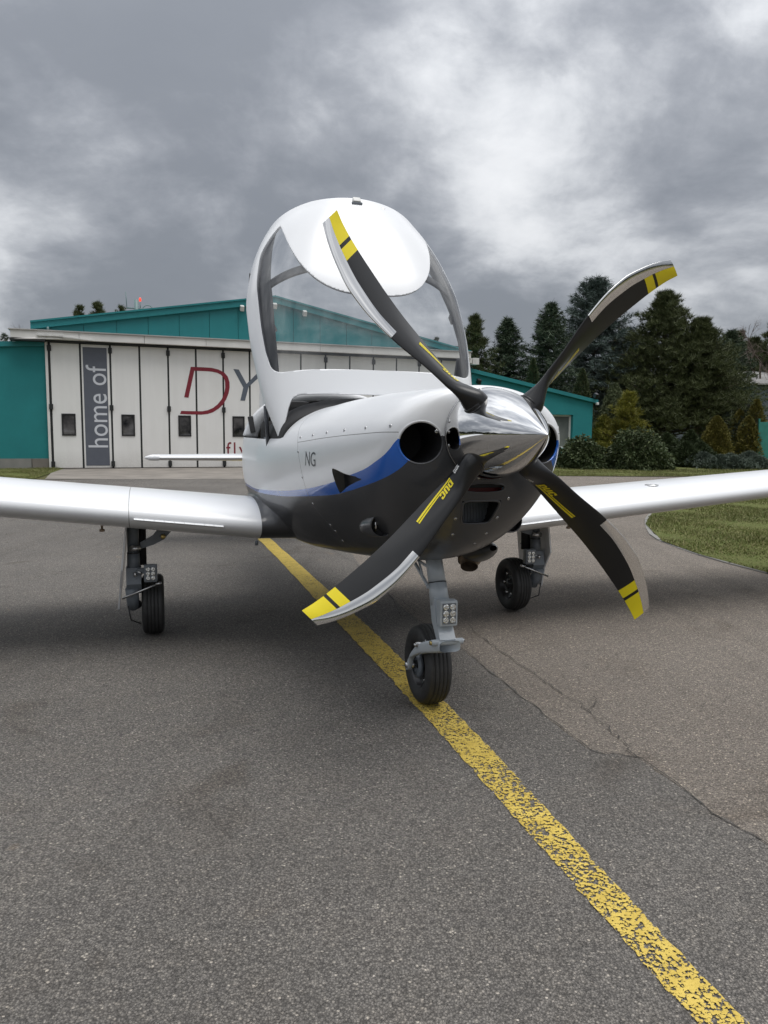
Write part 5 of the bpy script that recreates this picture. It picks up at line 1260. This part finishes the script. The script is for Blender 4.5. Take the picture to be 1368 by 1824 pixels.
# trailing fork on the right side of the nose wheel
def fork(u, v):
    p = np.array([(.235, .010, .318), (.20, -.020, .312), (.15, -.062, .296), (.09, -.082, .265), (.035, -.086, .225), (.004, -.086, .180), (-.004, -.086, .155)])
    t = np.linspace(0, 1, len(p)); x, y, z = [pchip(u, t, p[:, k]) for k in range(3)]
    hw = pchip(u, [0, .2, .5, .8, 1], [.024, .030, .034, .029, .018]); ht = pchip(u, [0, .2, .5, 1], [.046, .038, .019, .014])
    c, s = np.cos(v), np.sin(v); a = hw*np.sign(c)*np.abs(c)**.55; b = ht*np.sign(s)*np.abs(s)**.55
    k = np.clip(u*1.6, 0, 1)   # blade turns from lying across the top to standing beside the wheel
    dx = np.gradient(x) if x.ndim and len(x) > 1 else 0
    return x+a*np.clip(u*1.3-.2, 0, 1)*.85, y+b*(1-.2*k), z+a*(1-.55*np.clip(u*1.3-.2, 0, 1))
fk = patch_obj('nose_fork', [Patch.grid(fork, np.linspace(0, 1, 40), np.linspace(0, 2*math.pi, 33))], ('gear_grey',), plane)
Geo().lathe([(-.012, .001), (-.012, .012), (.004, .013), (.02, .018), (.05, .018), (.052, .002)], (0, -.092, .176), 'y', 18).build('axle', 'steel', fk)
Geo().tube([(.118, -.098, .300), (.128, -.055, .312)], .011, 10).tube([(.118, -.106, .300), (.118, -.096, .300)], .008, 8).build('fork_bolt', 'steel', fk)
Geo().lathe([(-.03, .045), (-.025, .06), (-.01, .062), (-.008, .03)], (0, -.03, .176), 'y', 24).build('brake_disc', 'gear_dark', fk)
kids = set(plane.children)
for s in (-1, 1):
    wheel((-1.45, s*1.168, .178), .178, .125, 'main_wheel', plane)
    yl = s*1.268
    g = Geo().tube([(-1.36, yl, .70), (-1.345, yl, .50)], .032, 20).tube([(-1.345, yl, .503), (-1.345, yl, .497)], .0345, 20, mi=1).tube([(-1.345, yl, .50), (-1.335, yl, .40)], [.034, .036], 20)
    g.prism([(-1.30, .42), (-1.28, .33), (-1.32, .27), (-1.44, .25), (-1.44, .33), (-1.38, .42)], yl-.040, yl+.040, mp)
    lg = g.build('main_leg', ('gear_dark', 'rim_black'), plane)
    Geo().tube([(-1.30, yl+s*.012, .30), (-1.37, yl+s*.008, .19), (-1.45, yl-s*.01, .178)], [.036, .034, .028], 18).build('trailing_arm', 'gear_dark', lg)
    Geo().tube([(-1.42, yl-s*.04, .70), (-1.40, yl-s*.04, .42)], .030, 14).tube([(-1.41, yl-s*.04, .46), (-1.41, yl-s*.04, .452)], .0315, 14, mi=1).build('damper', ('black_interior', 'gear_dark'), lg)
    pl_ = [(1.10, .645), (1.00, .668), (1.06, .62), (1.10, .575), (1.16, .545), (1.225, .525), (1.23, .560), (1.16, .60), (1.13, .64)]
    Geo().prism([(s*a, b) for a, b in pl_], -1.33, -1.315, lambda a, b, d: (d, a, b)).build('side_brace', 'gear_dark', lg)
    Geo().lathe([(-.004, .001), (-.004, .014), (.012, .014), (.012, .001)], (-1.312, s*1.105, .592), 'x', 14).build('brace_bolt', 'brass', lg)
    Geo().tube([(-1.30, s*1.285, .528), (-1.30, s*1.225, .532)], .015, 12).lathe([(-.01, .001), (-.01, .019), (.008, .019), (.008, .010), (.0085, .001)], (-1.305, s*1.27, .530), 'x', 16).build('link_bolt', 'steel', lg)
    Geo().tube([(-1.27, s*1.245, .405), (-1.27, s*1.22, .39)], .006, 8).tube([(-1.27, s*1.262, .40), (-1.265, s*1.255, .378)], .009, 8).build('hose_fitting', 'steel', lg)
    Geo().tube([(-1.315, yl+s*.035, .20), (-1.31, yl+s*.02, .12), (-1.38, yl-s*.03, .08)], .004, 8).build('brake_hose', 'rim_black', lg)
    Geo().tube([(-1.25, s*1.135, .335), (-1.27, s*1.33, .255)], .006, 8).tube([(-1.25, s*1.118, .338), (-1.25, s*1.15, .332)], .009, 8).build('door_rod', 'steel', lg)
    Geo().box((-1.285, s*1.215, .405), (.03, .07, .03), bev=.004).build('lamp_bracket', 'gear_dark', lg)
    light_unit((-1.245, s*1.176, .398), .072, .098, plane, 'gear_dark')
    dp = [(-1.24, .64), (-1.70, .66), (-1.70, .30), (-1.52, .17), (-1.40, .165), (-1.34, .30), (-1.24, .42)]
    Geo().prism(dp, 0, .010, lambda a, b, d: (a, s*(1.298+.052*(.64-b)/.45+d), b)).build('gear_door', 'white_paint', plane)
for o in set(plane.children)-kids: o.location.x -= .04
